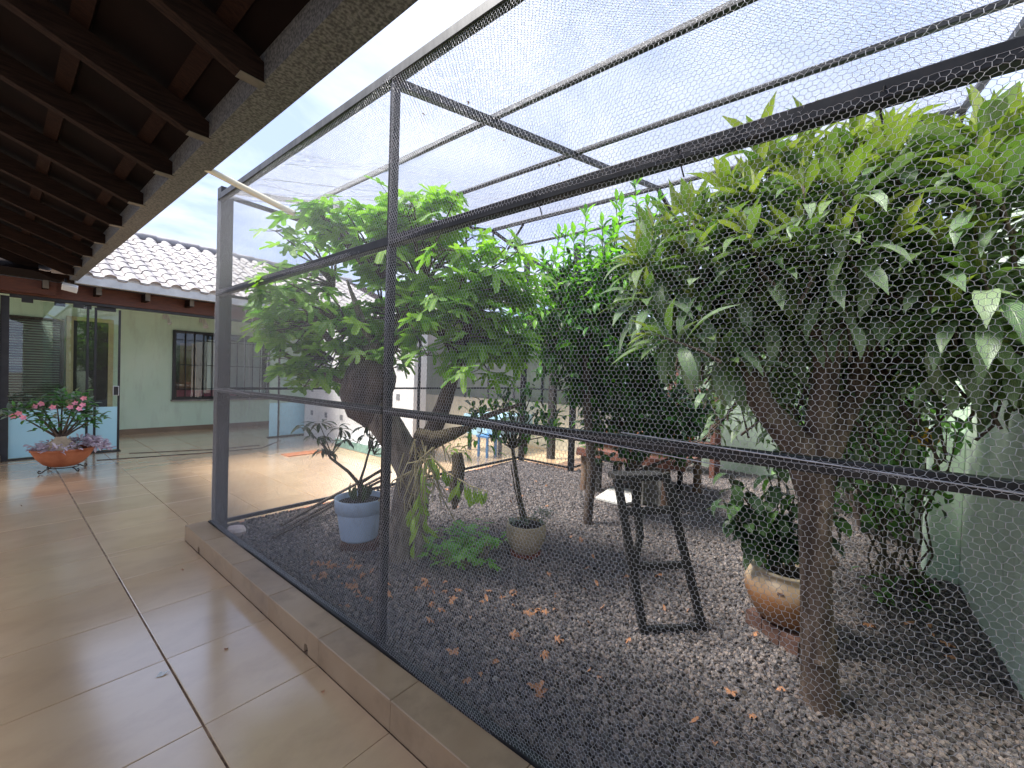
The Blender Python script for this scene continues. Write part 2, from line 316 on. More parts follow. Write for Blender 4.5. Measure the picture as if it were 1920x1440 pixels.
def thing(name, label, cat, loc=(0, 0, 0), group=None, kind=None):
    o = bpy.data.objects.new(name, None); COL.objects.link(o); o.location = loc; o.empty_display_size = 0.1
    return tag(o, label, cat, group, kind)
def inst(name, mesh, M, parent=None):
    o = bpy.data.objects.new(name, mesh); COL.objects.link(o); o.parent = parent
    if parent is not None: M = Matrix.Translation(-WORLD(parent)) @ M
    o.matrix_local = M; return o
def fix_normals(me):
    import bmesh
    b = bmesh.new(); b.from_mesh(me); bmesh.ops.recalc_face_normals(b, faces=b.faces); b.to_mesh(me); b.free()

# ------------------------------------------------------------------ leaves
def blade(length=1.0, width=0.3, segs=6, bend=0.5, fold=0.18, shape='ell', twist=0.0, wave=0.0):
    """A leaf along +Y with its upper side to +Z, bent down at the tip, folded along the midrib; unit length. UV: u across, v along."""
    vs = []; uv = []; fs = []
    ang = 0.0; y = z = 0.0
    for i in range(segs + 1):
        t = i / segs
        if shape == 'ell': w = math.sin(math.pi * (t ** 0.9)) ** 0.8 if 0 < t < 1 else 0.0
        elif shape == 'lance': w = (math.sin(math.pi * t ** 1.15) ** 1.15) if 0 < t < 1 else 0.0
        else: w = math.sin(math.pi * t ** 0.7) ** 0.7 if 0 < t < 1 else 0.0
        w = max(w, 0.03) * width / 2 * (1 + wave * math.sin(i * 2.4))
        ca, sa = math.cos(twist * t), math.sin(twist * t)
        for sgn, u in ((-1, 0.0), (0, 0.5), (1, 1.0)):
            dxx = sgn * w; dz = abs(sgn) * w * fold * 2
            vs.append((dxx * ca - dz * sa, y, z + dz * ca + dxx * sa)); uv.append((u, t))
        if i < segs:
            ang = -bend * ((i + 0.5) / segs) ** 1.2 * 1.6
            y += math.cos(ang) * length / segs; z += math.sin(ang) * length / segs
    for i in range(segs):
        a = i * 3
        fs += [(a, a + 1, a + 4, a + 3), (a + 1, a + 2, a + 5, a + 4)]
    return np.array(vs), fs, np.array(uv)
def figleaf(bend=0.3, cup=0.15, seed=0):
    r = random.Random(seed)
    # palmate outline, five lobes: polar with petiole at origin
    lob = [(-2.5, .26), (-2.15, .52), (-1.85, .60), (-1.62, .50), (-1.42, .27), (-1.16, .62), (-1.0, .88), (-.84, .93), (-.68, .80), (-.50, .36), (-.28, .70), (-.17, 1.0), (0, 1.1), (.17, 1.0), (.28, .70), (.50, .36), (.68, .80), (.84, .93), (1.0, .88), (1.16, .62), (1.42, .27), (1.62, .50), (1.85, .60), (2.15, .52), (2.5, .26)]
    vs = [(0, 0, 0), (0, .30, .0)]; uv = [(.5, 0), (.5, .3)]
    for a, d in lob:
        d *= 0.9 + 0.2 * r.random()
        x = math.sin(a) * d * .78; y = .22 + math.cos(a) * d * .78
        z = cup * abs(x) - bend * max(y, 0) ** 2 * .5 - bend * x * x * .4 + r.uniform(-.025, .025)
        vs.append((x, y, z)); uv.append((.5 + x * .5, max(0, y)))
    fs = []
    n = len(lob)
    for i in range(n - 1): fs.append((1, 2 + i + 1, 2 + i))
    fs.append((0, 1, 2)); fs.append((0, 2 + n - 1, 1))
    fs = [f[::-1] for f in fs]
    return np.array(vs, float), fs, np.array(uv, float)
def proto(name, data, material):
    vs, fs, uv = data
    me = bpy.data.meshes.new(name); me.from_pydata([tuple(v) for v in vs], [], fs); me.polygons.foreach_set('use_smooth', [True] * len(fs))
    l = me.uv_layers.new(name='UVMap'); idx = np.zeros(len(me.loops), int); me.loops.foreach_get('vertex_index', idx)
    l.data.foreach_set('uv', uv[idx].astype(np.float32).ravel()); me.materials.append(MATS[material]); me.update(); return me
def frame(p, d, n, s):
    """Matrix placing a leaf at p, length along d, upper side toward n, scale s."""
    d = Vector(d).normalized(); n = Vector(n); x = d.cross(n)
    if x.length < 1e-4: x = d.cross(Vector((1, 0.3, 0.1)))
    x.normalize(); z = x.cross(d)
    m = Matrix((x, d, z)).transposed().to_4x4(); m = m @ Matrix.Diagonal((s, s, s, 1)); m.translation = Vector(p); return m
def leaves(parent, items, nobj, name='leaf', rest='leaves', seen=None):
    """items: (mesh, matrix). The nobj that show largest become leaf objects, the rest one joined part."""
    def score(it):
        v = it[1].translation - CAM; dep = v.dot(F_)
        if dep < 0.2: return -1
        px, py = v.dot(R_) / dep, v.dot(U_) / dep
        if abs(px) > 1.3 or abs(py) > 1.0: return 0
        return it[1].to_scale().y / dep * (1 + (it[2] if len(it) > 2 else 0))
    items = sorted(items, key=score, reverse=True)
    for it in items[:nobj]: inst(name, it[0], it[1], parent)
    left = items[nobj:]
    if left:
        off = WORLD(parent); by = {}
        for it in left: by.setdefault(it[0].name, []).append(it[1])
        V = []; Fc = []; UV = []; MI = []; mats = []; b = 0
        for mn, ms in by.items():
            me = bpy.data.meshes[mn]; nv = len(me.vertices); co = np.zeros(nv * 3); me.vertices.foreach_get('co', co); co = np.c_[co.reshape(-1, 3), np.ones(nv)]
            luv = np.zeros(len(me.loops) * 2); me.uv_layers[0].data.foreach_get('uv', luv)
            polys = [tuple(pp.vertices) for pp in me.polygons]
            if me.materials[0] not in mats: mats.append(me.materials[0])
            mi = mats.index(me.materials[0])
            for mm in ms:
                V.append((co @ np.array(mm).T)[:, :3] - np.array(off)); Fc += [tuple(i + b for i in pp) for pp in polys]; UV.append(luv); MI += [mi] * len(polys); b += nv
        me = bpy.data.meshes.new(rest); me.from_pydata(np.concatenate(V).tolist(), [], Fc); me.polygons.foreach_set('use_smooth', [True] * len(Fc))
        for mm in mats: me.materials.append(mm)
        me.polygons.foreach_set('material_index', MI)
        l = me.uv_layers.new(name='UVMap'); l.data.foreach_set('uv', np.concatenate(UV).astype(np.float32)); me.update()
        o = bpy.data.objects.new(rest, me); COL.objects.link(o); o.parent = parent; o['kind'] = 'stuff'
def rv(s=1.0): return Vector((random.gauss(0, s), random.gauss(0, s), random.gauss(0, s)))
def ball():
    while True:
        v = Vector((random.uniform(-1, 1), random.uniform(-1, 1), random.uniform(-1, 1)))
        if v.length <= 1: return v

# ================================================================== SETTING
g = MB().add([(-80, -80, -.12), (80, -80, -.12), (80, 80, -.12), (-80, 80, -.12)], [(0, 1, 2, 3)]).build('ground', 'lawn_ground'); tag(g, kind='structure')
T = 0.634; X0 = 0.58; Y0 = 2.116
floor = thing('tiled_floor', 'glossy tan square floor tiles of the porch and courtyard', None, kind='structure')
MB().box((-2.5, -1.2, -.1), (1.1, 4.56, -.006)).build('grout_bed', 'grout', floor)
MB().box((-2.5, 4.56, -.1), (8.6, 12.6, -.0055)).build('grout_bed', 'grout', floor)
MB().box((5.9, 3.42, -.1), (8.6, 4.56, -.0065)).build('grout_bed', 'grout', floor)
tile_cache = {}
def floor_tile(x0, x1, y0, y1):
    w, h = round(x1 - x0, 4), round(y1 - y0, 4)
    if w < .05 or h < .05: return
    if (w, h) not in tile_cache: tile_cache[(w, h)] = MB().box((-w / 2, -h / 2, -.02), (w / 2, h / 2, 0), .0025).mesh('tile', 'tile_glaze')
    inst('tile', tile_cache[(w, h)], Matrix.Translation(((x0 + x1) / 2, (y0 + y1) / 2, random.uniform(-.0006, .0006))), floor)
for i in range(-4, 14):
    for j in range(-5, 17):
        xa, xb = X0 + T * i, X0 + T * (i + 1); ya, yb = Y0 + T * j, Y0 + T * (j + 1)
        ga = .004 if i == 0 else .0016; gb = .004 if i == -1 else .0016
        xa += ga; xb -= gb; ya += .002; yb -= .002
        if yb > 12.5: yb = 12.488
        if ya > 12.4: continue
        if yb <= 4.03:
            if i >= 1:
                if xa > 5.9 and ya > 3.4: floor_tile(xa, xb, ya, yb)
                continue
            if i == 0: xb = 1.078
            floor_tile(xa, xb, ya, yb)
        elif ya < 4.5:                              # the row along the end of the kerb
            if i >= 1: floor_tile(xa, xb, 4.56 if xa < 5.7 else ya, yb)
            elif i == 0: floor_tile(xa, 1.078, ya, 4.548); floor_tile(xa, xb, 4.552, yb)
            else: floor_tile(xa, xb, ya, yb)
        else: floor_tile(xa, xb, ya, yb)

# kerb with its own tiles, weep holes at the foot
kerb = thing('kerb', 'low brown tiled kerb between the porch floor and the gravel bed', None, kind='structure')
MB().box((1.105, -.73, -.05), (1.225, 4.52, .120)).build('kerb_core', 'earth', kerb)
def front_piece(ya, yb, hole=None):
    o = [(ya, -.0), (yb, -.0), (yb, .1245), (ya, .1245)]
    if hole: o = [(ya, 0), (hole - .022, 0), (hole - .022, .035), (hole - .012, .05), (hole + .012, .05), (hole + .022, .035), (hole + .022, 0), (yb, 0), (yb, .1245), (ya, .1245)]
    n = len(o); m_ = MB(); vs = [(1.081, y, z) for y, z in o] + [(1.1, y, z) for y, z in o]
    m_.add(vs, [tuple(range(n)), tuple(range(n, 2 * n))[::-1]] + [(i, n + i, n + (i + 1) % n, (i + 1) % n) for i in range(n)])
    m_.build('kerb_tile', 'kerb_glaze', kerb)
ks = [-.72] + [Y0 + T * k for k in range(-4, 4)] + [4.545]
for a, b in zip(ks, ks[1:]):
    front_piece(a + .0015, b - .0015, {2: a + .15}.get(0) or (a + .14 if abs(a - Y0) < .1 or abs(a - 4.018) < .1 else None))
    MB().box((1.079, a + .0015, .125), (1.236, b - .0015, .14), .003).build('kerb_tile', 'kerb_glaze', kerb)
MB().box((1.081, 4.546, 0), (1.27, 4.556, .1245)).build('kerb_tile', 'kerb_glaze', kerb)
MB().box((1.275, 4.52, -.05), (5.86, 4.556, .06)).build('kerb_edge', 'orange_paint', kerb)
MB().box((5.86, 3.40, -.05), (5.9, 4.52, .06)).build('kerb_edge', 'orange_paint', kerb)

# gravel bed: an earth sheet with a stone heap over it
nx, ny = 66, 54; vs = []; fs = []
def gz(x, y): return .062 + .010 * math.sin(x * 2.1 + .5) * math.sin(y * 1.7) + .006 * math.sin(x * 5 + y * 4)
for j in range(ny + 1):
    for i in range(nx + 1):
        x = 1.236 + (7.85 - 1.236) * i / nx; y = -.73 + 5.25 * j / ny; vs.append((x, y, gz(x, y)))
for j in range(ny):
    for i in range(nx):
        x, y, _ = vs[j * (nx + 1) + i]
        if x > 5.82 and y > 3.33: continue
        a = j * (nx + 1) + i; fs.append((a, a + 1, a + nx + 2, a + nx + 1))
bed = MB().add(vs, fs, True).build('gravel_ground', 'earth'); tag(bed, kind='structure')

def gravel_nodes(surface, dens, size, seed):
    ng = bpy.data.node_groups.new('gravel', 'GeometryNodeTree')
    ng.interface.new_socket('Geometry', in_out='INPUT', socket_type='NodeSocketGeometry'); ng.interface.new_socket('Geometry', in_out='OUTPUT', socket_type='NodeSocketGeometry')
    N = ng.nodes.new; L = ng.links.new
    gi = N('NodeGroupInput'); go = N('NodeGroupOutput'); jn = N('GeometryNodeJoinGeometry')
    for k in range(4):
        d = N('GeometryNodeDistributePointsOnFaces'); d.inputs['Density'].default_value = dens / 4; d.inputs['Seed'].default_value = seed + k
        L(gi.outputs[0], d.inputs['Mesh'])
        sp = N('GeometryNodeSetPosition'); L(d.outputs['Points'], sp.inputs['Geometry'])
        ro = N('FunctionNodeRandomValue'); ro.data_type = 'FLOAT_VECTOR'; ro.inputs[0].default_value = (0, 0, -.004); ro.inputs[1].default_value = (0, 0, .014); ro.inputs['Seed'].default_value = 90 + k
        L(ro.outputs[0], sp.inputs['Offset'])
        ic = N('GeometryNodeMeshIcoSphere'); ic.inputs['Radius'].default_value = 1; ic.inputs['Subdivisions'].default_value = 2
        nz = N('ShaderNodeTexNoise'); nz.noise_dimensions = '4D'; nz.inputs['Scale'].default_value = 1.1; nz.inputs['W'].default_value = k * 7.3; nz.inputs['Detail'].default_value = 1
        sb = N('ShaderNodeVectorMath'); sb.operation = 'SUBTRACT'; L(nz.outputs['Color'], sb.inputs[0]); sb.inputs[1].default_value = (.5, .5, .5)
        sc = N('ShaderNodeVectorMath'); sc.operation = 'SCALE'; L(sb.outputs[0], sc.inputs[0]); sc.inputs['Scale'].default_value = 2.2
        s2 = N('GeometryNodeSetPosition'); L(ic.outputs['Mesh'], s2.inputs['Geometry']); L(sc.outputs[0], s2.inputs['Offset'])
        ip = N('GeometryNodeInstanceOnPoints'); L(sp.outputs['Geometry'], ip.inputs['Points'])
        sm = N('GeometryNodeSetMaterial'); L(s2.outputs['Geometry'], sm.inputs['Geometry']); sm.inputs['Material'].default_value = MATS['basalt']; L(sm.outputs[0], ip.inputs['Instance'])
        r1 = N('FunctionNodeRandomValue'); r1.data_type = 'FLOAT_VECTOR'; r1.inputs[0].default_value = (0, 0, 0); r1.inputs[1].default_value = (6.28, 6.28, 6.28); r1.inputs['Seed'].default_value = 5 + k
        r2 = N('FunctionNodeRandomValue'); r2.data_type = 'FLOAT_VECTOR'; r2.inputs[0].default_value = (size * .6,) * 3; r2.inputs[1].default_value = (size * 1.35, size * 1.1, size * .95); r2.inputs['Seed'].default_value = 15 + k
        L(r1.outputs[0], ip.inputs['Rotation']); L(r2.outputs[0], ip.inputs['Scale']); L(ip.outputs[0], jn.inputs[0])
    L(jn.outputs[0], go.inputs[0]); return ng
gv = MB(); gv.v = list(vs); gv.f = list(fs); gv.smooth = [True] * len(fs)
gv = gv.build('gravel', 'earth'); tag(gv, 'dark grey basalt gravel covering the caged bed', None, kind='stuff')
md = gv.modifiers.new('stones', 'NODES'); md.node_group = gravel_nodes(gv, 3600, .0118, 3)

# ------------------------------------------------------------------ walls round the yard
w = thing('garden_wall', 'tall pale green rendered wall at the end of the gravel bed', 'wall', (3, -.8, 0))
MB().box((.6, -.95, -.1), (4.86, -.73, 2.99)).build('wall', 'pale_green', w, .006)
MB().box((.6, -.97, 2.99), (4.86, -.70, 3.04)).build('coping', 'concrete', w, .006)
w = thing('boundary_wall', 'green rendered boundary wall behind the trees', 'wall', (7.9, 1, 0))
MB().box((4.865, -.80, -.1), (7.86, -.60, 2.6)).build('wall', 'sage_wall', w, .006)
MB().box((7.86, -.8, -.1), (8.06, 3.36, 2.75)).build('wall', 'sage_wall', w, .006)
MB().box((4.57, -.728, -.05), (4.858, -.55, 2.6)).build('pilaster', 'green_wall', w, .008)

w = thing('unseen_side_wall', 'unseen pale rendered wall added on the open side of the porch to cut light', 'wall', (-5, 4, 0))  # off-view wall, added to limit the light coming from the left
MB().box((-5.2, -3, -.1), (-5, 12.7, 2.9)).build('wall', 'beige_wall', w)
# ------------------------------------------------------------------ the house across the courtyard
house = thing('house', 'single storey green house with white tiled roof across the courtyard', 'house', (3, 11, 0))
MB().box((-2.5, 12.5, 0), (7.7, 12.7, 3.0)).build('wall', 'green_wall', house)
# wall with the window opening is dressed in front: skirting tiles
for k in range(15):
    xa = -1.6 + k * T; 
    if xa > 7.4: break
    MB().box((xa + .001, 12.484, 0), (xa + T - .001, 12.5, .115), .002).build('skirting_tile', 'skirt_glaze', house)
MB().box((-2.5, 10.3, 2.86), (7.7, 12.5, 2.9)).build('veranda_ceiling', 'white_wall', house)
MB().box((-.5, 10.06, 2.6), (7.7, 10.22, 2.86)).build('lintel_beam', 'board_wood', house, .004)
for x in (-.1, .5, 1.09, 1.71, 2.35, 2.95, 3.55, 4.15, 4.75, 5.35):
    m_ = MB().box((x - .035, 9.72, 2.70), (x + .035, 10.06, 2.83)); r_ = m_.build('rafter_end', 'rafter_wood', house, .003)
    MB().box((x - .033, 9.716, 2.702), (x + .033, 9.7195, 2.828)).build('cut_face', 'end_grain', r_)
# gutter
prof = [(0, 0), (.13, 0), (.13, .15), (.122, .15), (.122, .008), (.008, .008), (.008, .14), (-.012, .155), (-.016, .15), (0, .136)]
m_ = MB(); n = len(prof); vsg = [(.80, 9.53 + a, 2.825 + b) for a, b in prof] + [(7.7, 9.53 + a, 2.825 + b) for a, b in prof]
m_.add(vsg, [(i, n + i, n + (i + 1) % n, (i + 1) % n) for i in range(n)] + [tuple(range(n)), tuple(range(n, 2 * n))[::-1]]); go_ = m_.build('gutter', 'grey_gutter', house); fix_normals(go_.data)
# roof: deck with barrel tiles as sub-parts
SL = math.atan(.434); ZE = 2.965; YE = 9.60
roof = MB().add([(-1.5, YE, ZE - .03), (8.2, YE, ZE - .03), (8.2, 13.6, ZE - .03 + .434 * 4.0), (-1.5, 13.6, ZE - .03 + 1.736), (8.2, 17.6, ZE - .03), (-1.5, 17.6, ZE - .03)],
                [(0, 1, 2, 3), (3, 2, 4, 5)]).build('roof', 'dark_wood', house)
def roof_tile_mesh():
    w, l = .30, .46; pr = [(0, .0), (.02, .0), (.07, -.008), (.11, -.004), (.125, .012)]
    for k in range(7):
        t = math.pi * k / 6; pr.append((.205 - .08 * math.cos(t), .02 + .062 * math.sin(t)))
    pr += [(.285, .012), (.30, .0)]
    m_ = MB(); n = len(pr)
    top0 = [(x, 0, z + .03) for x, z in pr]; top1 = [(x, l, z + .012) for x, z in pr]; low0 = [(x, .004, z + .012) for x, z in pr]
    m_.add(top0 + top1, [(i, i + 1, n + i + 1, n + i) for i in range(n - 1)], True)
    m_.add(top0 + low0, [(i, n + i, n + i + 1, i + 1) for i in range(n - 1)])
    bar_ = [p_ for p_ in pr if .12 < p_[0] < .29]; q_ = len(bar_)
    m_.add([(x, .02, z + .028) for x, z in bar_] + [(x, .02, -.01) for x, z in bar_], [(i, i + 1, q_ + i + 1, q_ + i) for i in range(q_ - 1)])
    return m_.mesh('roof_tile', 'roof_ceramic')
rt = roof_tile_mesh()
for j in range(11):
    for i in range(24):
        x = .42 + i * .288; y = YE - .075 + j * .365 * math.cos(SL); z = ZE - .035 + j * .365 * math.sin(SL)
        Mx = Matrix.Translation((x + random.uniform(-.006, .006), y + random.uniform(-.006, .006), z)) @ Matrix.Rotation(SL + random.uniform(-.01, .01), 4, 'X') @ Matrix.Rotation(random.uniform(-.012, .012), 4, 'Z')
        inst('roof_tile', rt, Mx, roof)
for i in range(17):
    x = .3 + i * .44; m_ = MB()
    m_.tube([(x, 13.6, 4.69), (x + .46, 13.6, 4.70)], [.115, .13], 12); m_.build('ridge_tile', 'roof_ceramic', roof)
# window with bars
wn = MB().box((2.66, 12.44, .76), (2.72, 12.5, 2.42)).box((4.72, 12.44, .76), (4.78, 12.5, 2.42)).box((2.72, 12.44, 2.36), (4.72, 12.5, 2.42)).box((2.72, 12.44, .76), (4.72, 12.5, .82)).build('window', 'black_frame', house, .004)
for k in range(1, 11): MB().bar((2.72 + k * .1818, 12.435, .82), (2.72 + k * .1818, 12.435, 2.36), .008).build('bar', 'black_frame', wn)
for z in (1.02, 1.6, 2.2): MB().bar((2.72, 12.425, z), (4.72, 12.425, z), .008).build('bar', 'black_frame', wn)
MB().box((2.72, 12.475, .82), (4.72, 12.479, 2.36)).build('pane', 'glass', wn)
MB().box((2.72, 12.489, .82), (4.72, 12.497, 2.36)).build('backing', 'room_shade', wn)  # dark panel painted as the unlit room behind the pane
MB().box((2.80, 12.482, 1.0), (3.12, 12.488, 2.12)).build('shutter', 'brown_shutter', wn)
MB().box((3.35, 12.482, .9), (4.6, 12.488, 2.25)).build('inner_door', 'white_wall', wn)
MB().box((2.75, 12.4815, .83), (4.0, 12.487, .99)).build('curtain', 'pink_cloth', wn)
MB().box((2.64, 12.42, .72), (4.8, 12.5, .757)).build('sill', 'concrete', wn, .004)
# louvred window, cream door and a dark panel painted as the unlit doorway, behind the sliding glass
lw = MB().box((-.15, 12.45, .62), (.9, 12.5, .68)).box((-.15, 12.45, 2.38), (.9, 12.5, 2.44)).box((-.15, 12.45, .68), (-.09, 12.5, 2.38)).box((.84, 12.45, .68), (.9, 12.5, 2.38)).build('louvre_window', 'slat_dark', house)
for k in range(34): MB().box((-.09, 12.455, .69 + k * .05), (.84, 12.492, .722 + k * .05), .006).build('slat', 'slat_dark', lw)
dr = MB().box((.93, 12.44, 0.12), (1.03, 12.5, 2.44)).box((1.55, 12.44, .12), (1.63, 12.5, 2.44)).box((.93, 12.44, 2.44), (1.63, 12.5, 2.52)).build('door', 'door_cream', house)
MB().box((1.03, 12.47, .01), (1.55, 12.497, 2.44)).build('doorway_shade', 'room_shade', dr)
# sliding glass along the veranda front
def glass_panel(x0, x1, y, film, edge=True, z1=2.53):
    gp = MB().box((x0, y, .03), (x1, y + .01, z1)).build('glass_panel', 'glass', house)
    if film: MB().box((x0 + .002, y - .0035, .035), (x1 - .002, y - .0015, film)).build('blue_film', 'blue_film', gp)
    if edge:
        MB().box((x1, y - .008, .02), (x1 + .03, y + .02, z1)).build('stile', 'black_frame', gp)
    for xx in (x0 + .12, x1 - .16): MB().box((xx, y - .02, z1 - .04), (xx + .12, y + .03, z1 + .03)).build('roller', 'black_frame', gp)
    return gp
glass_panel(.15, .99, 10.12, .78); glass_panel(.5, 1.09, 10.16, .80); gp = glass_panel(1.0, 1.40, 10.20, .80)
MB().box((1.335, 10.165, 1.0), (1.415, 10.199, 1.17)).build('handle', 'spot_white', gp, .006)
MB().box((1.345, 10.155, 1.01), (1.405, 10.164, 1.16)).build('lock_plate', 'black_frame', gp)
glass_panel(3.90, 4.08, 10.12, .79); glass_panel(4.14, 5.02, 10.16, .79)
MB().box((.06, 10.08, 0), (.15, 10.2, 2.56)).build('jamb', 'black_frame', house, .003)
MB().box((.15, 10.09, 2.555), (5.05, 10.215, 2.597)).build('top_track', 'black_frame', house)
MB().box((.15, 10.10, .0015), (1.44, 10.22, .018)).build('bottom_track', 'black_frame', house)
MB().box((3.9, 10.10, .0015), (5.05, 10.22, .018)).build('bottom_track', 'black_frame', house)
MB().box((5.05, 10.04, 0), (5.17, 10.24, 2.6)).build('column', 'orange_paint', house, .004)
MB().box((-.12, 10.02, 0), (.055, 10.24, 2.6)).build('column', 'board_wood', house, .004)
MB().box((-.16, 9.97, 0), (.075, 10.28, .1)).build('column_base', 'skirt_glaze', house, .004)

# white annexe wall, patio wing beyond the cage
ann = thing('annexe_wall', 'white rendered wall with small square vents and a teal mosaic foot', 'wall', (4.7, 8, 0))
MB().box((4.62, 5.9, 0), (4.9, 9.98, 2.45)).build('wall', 'white_wall', ann, .006)
for y in (9.6, 8.95, 8.3, 7.65, 7.0, 6.35):
    for z in (.58, 1.12, 1.66): MB().box((4.612, y - .05, z - .055), (4.619, y + .05, z + .055)).build('vent', 'grey_vent', ann)
MB().box((4.45, 5.9, 0), (4.618, 8.2, .03)).build('step', 'white_wall', ann)
for k in range(22):
    for j in range(2): MB().box((4.438, 5.92 + k * .104, .012 + j * .08), (4.449, 6.02 + k * .104, .088 + j * .08)).build('mosaic_tile', 'teal_mosaic', ann)
MB().box((4.45, 5.9, .032), (4.618, 8.2, .175)).build('bench_foot', 'white_wall', ann)
wing = thing('patio_wing', 'grey glazed patio wing standing beyond the far corner of the cage', 'building', (7.6, 7.5, 0))
MB().box((7.6, 3.55, 0), (7.7, 10.0, 1.0)).build('wall', 'beige_wall', wing, .006)
MB().box((7.6, 3.55, 2.4), (7.7, 10.0, 2.9)).build('beam', 'white_wall', wing, .006)
for k in range(8):
    f_ = MB().box((7.58, 3.6 + k * .8, 1.0), (7.62, 3.64 + k * .8, 2.4)).build('mullion', 'black_frame', wing)
    MB().box((7.64, 3.64 + k * .8, 1.0), (7.65, 4.4 + k * .8, 2.4)).build('pane', 'glass', wing)
MB().box((7.9, 3.55, 0), (8.0, 10.0, 2.9)).build('inner_wall', 'beige_wall', wing)
MB().box((6.68, 4.32, 0), (6.8, 4.44, 2.9)).build('post', 'black_wood', wing)
m_ = MB().add([(6.4, 3.8, 2.95), (9.6, 3.8, 4.1), (9.6, 10, 4.1), (6.4, 10, 2.95), (6.4, 3.8, 3.02), (9.6, 3.8, 4.17), (9.6, 10, 4.17), (6.4, 10, 3.02)],
              [(0, 3, 2, 1), (4, 5, 6, 7), (0, 1, 5, 4), (2, 3, 7, 6), (0, 4, 7, 3), (1, 2, 6, 5)]).build('roof', 'roof_ceramic', wing)

# ------------------------------------------------------------------ porch roof overhead
porch = thing('porch_roof', 'dark timber porch roof with sloping rafters and a weathered metal gutter', 'roof', (0, 4, 2.85))
TS = .386
def rz(x): return 2.85 + TS * (.66 - x)
for y in (-1.7, -.93, -.16, .6, 1.37, 2.13, 2.89, 3.65, 4.51, 5.38, 6.30, 7.20, 8.08, 8.95, 9.8):
    o = [(.66, 2.85), (.765, 2.852), (.765, 2.935), (.70, rz(.70) + .135), (-2.5, rz(-2.5) + .135), (-2.5, rz(-2.5))]
    r_ = MB().prism_y(o, y - .032, o, y + .032).build('rafter', 'rafter_wood', porch, .003); fix_normals(r_.data)
    c_ = MB().box((.664, y - .0315, 2.847), (.768, y + .0315, 2.8495)).build('cut_face', 'end_grain', r_)
for k in range(9):
    x = .60 - k * .36; z = rz(x) + .137
    b_ = MB().box((-.035, -1.9, 0), (.035, 9.95, .035), M=Matrix.Translation((x, 0, z)) @ Matrix.Rotation(math.atan(TS), 4, 'Y')).build('batten', 'dark_wood', porch)
pr = [(.80, rz(.80) + .175), (-2.6, rz(-2.6) + .175), (-2.6, rz(-2.6) + .22), (.80, rz(.80) + .22)]
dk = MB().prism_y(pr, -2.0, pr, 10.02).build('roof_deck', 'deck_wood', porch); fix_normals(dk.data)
# gutter: a folded trough, a little wider toward the near end
def gut(xa, xb): return [(xa, 2.853), (xb, 2.853), (xb + .008, 3.02), (xb, 3.02), (xb - .006, 2.861), (xa + .006, 2.861), (xa + .004, 2.99), (xa, 2.99)]
gt = MB().prism_y(gut(.770, .955), -2.0, gut(.735, .822), 9.5).build('gutter', 'galvanised', porch); fix_normals(gt.data)

# beam that carries the eave end at the house, and the lamp on it
MB().prism_y([(-2.4, 2.62), (.62, 2.62), (.62, 2.83), (-2.4, 2.83)], 9.86, [(-2.4, 2.62), (.62, 2.62), (.62, 2.83), (-2.4, 2.83)], 9.98).build('end_beam', 'board_wood', porch)
pp = thing('drain_pipe', 'cream plastic pipe sticking out of the porch gutter toward the cage', 'pipe', (.9, 3.36, 2.85))
MB().tube([(.80, 3.40, 2.905), (.89, 3.35, 2.865), (1.335, 3.1, 2.665)], .021, 14, cap=False).tube([(1.335, 3.1, 2.665), (.89, 3.35, 2.865), (.80, 3.40, 2.905)], .017, 14, cap=False).build('pipe', 'pvc', pp)
fl = thing('flood_light', 'small square flood light under the porch eave corner', 'lamp', (.72, 9.55, 2.72))
Mf = Matrix.Translation((.74, 9.5, 2.735)) @ Matrix.Rotation(.9, 4, 'X') @ Matrix.Rotation(-.25, 4, 'Z')
MB().box((-.085, -.03, -.06), (.085, .03, .06), .008, Mf).build('housing', 'spot_white', fl)
MB().box((-.07, -.036, -.046), (.07, -.031, .046), M=Mf).build('lens', 'lens', fl)
MB().bar((.70, 9.56, 2.75), (.70, 9.60, 2.88), .012).build('bracket', 'black_frame', fl)
for x, lab in ((2.52, 'white wall spotlight above the barred window, the smaller one nearer the glass door'), (3.22, 'white wall spotlight with a bent head over the barred window')):
    s_ = thing('wall_spotlight', lab, 'lamp', (x, 12.45, 2.7), 'wall spotlights on the green house')
    MB().box((x - .05, 12.46, 2.66), (x + .05, 12.5, 2.76), .006).build('wall_plate', 'spot_white', s_)
    MB().tube([(x, 12.46, 2.71), (x + .02, 12.4, 2.70)], .018, 8).build('arm', 'spot_white', s_)
    MB().tube([(x + .02, 12.42, 2.72), (x + .03, 12.32, 2.60), (x + .035, 12.28, 2.54)], [.035, .055, .06] if x > 3 else [.025, .035, .04], 12).build('lamp_head', 'spot_white', s_)

# ================================================================== THE CAGE
cage = thing('wire_cage', 'walk-in cage of black steel bars covered with hexagonal wire netting', 'cage', (1.27, 1.84, .1))
FX = 1.27
def roofz(x): return 3.03 + .228 * (x - FX) if x <= 5 else 3.03 + .228 * (5 - FX) - .2 * (x - 5)
def endz(x): return 3.16 + .193 * (x - FX) if x <= 5 else 3.88 - .2 * (x - 5)
MB().box((1.27, 4.43, .06), (1.37, 4.53, 3.19)).build('post', 'cage_steel_lit', cage, .004)
MB().box((1.255, 1.82, .06), (1.293, 1.858, 3.03)).build('post', 'cage_steel', cage, .003)
MB().box((1.25, -.72, .06), (1.29, -.68, 3.03)).build('post', 'cage_steel', cage, .003)
def rail(name, a, b, r, m_='cage_steel'): return MB().bar(a, b, r).build(name, m_, cage, .003)
rail('top_rail', (FX, -.72, 3.045), (FX, 4.43, 3.075), .026, 'cage_steel_lit')
rail('rail', (FX + .004, -.72, 2.226), (FX + .004, 4.43, 2.222), .023)
rail('rail', (FX + .004, -.72, 1.357), (FX + .004, 4.43, 1.352), .019)
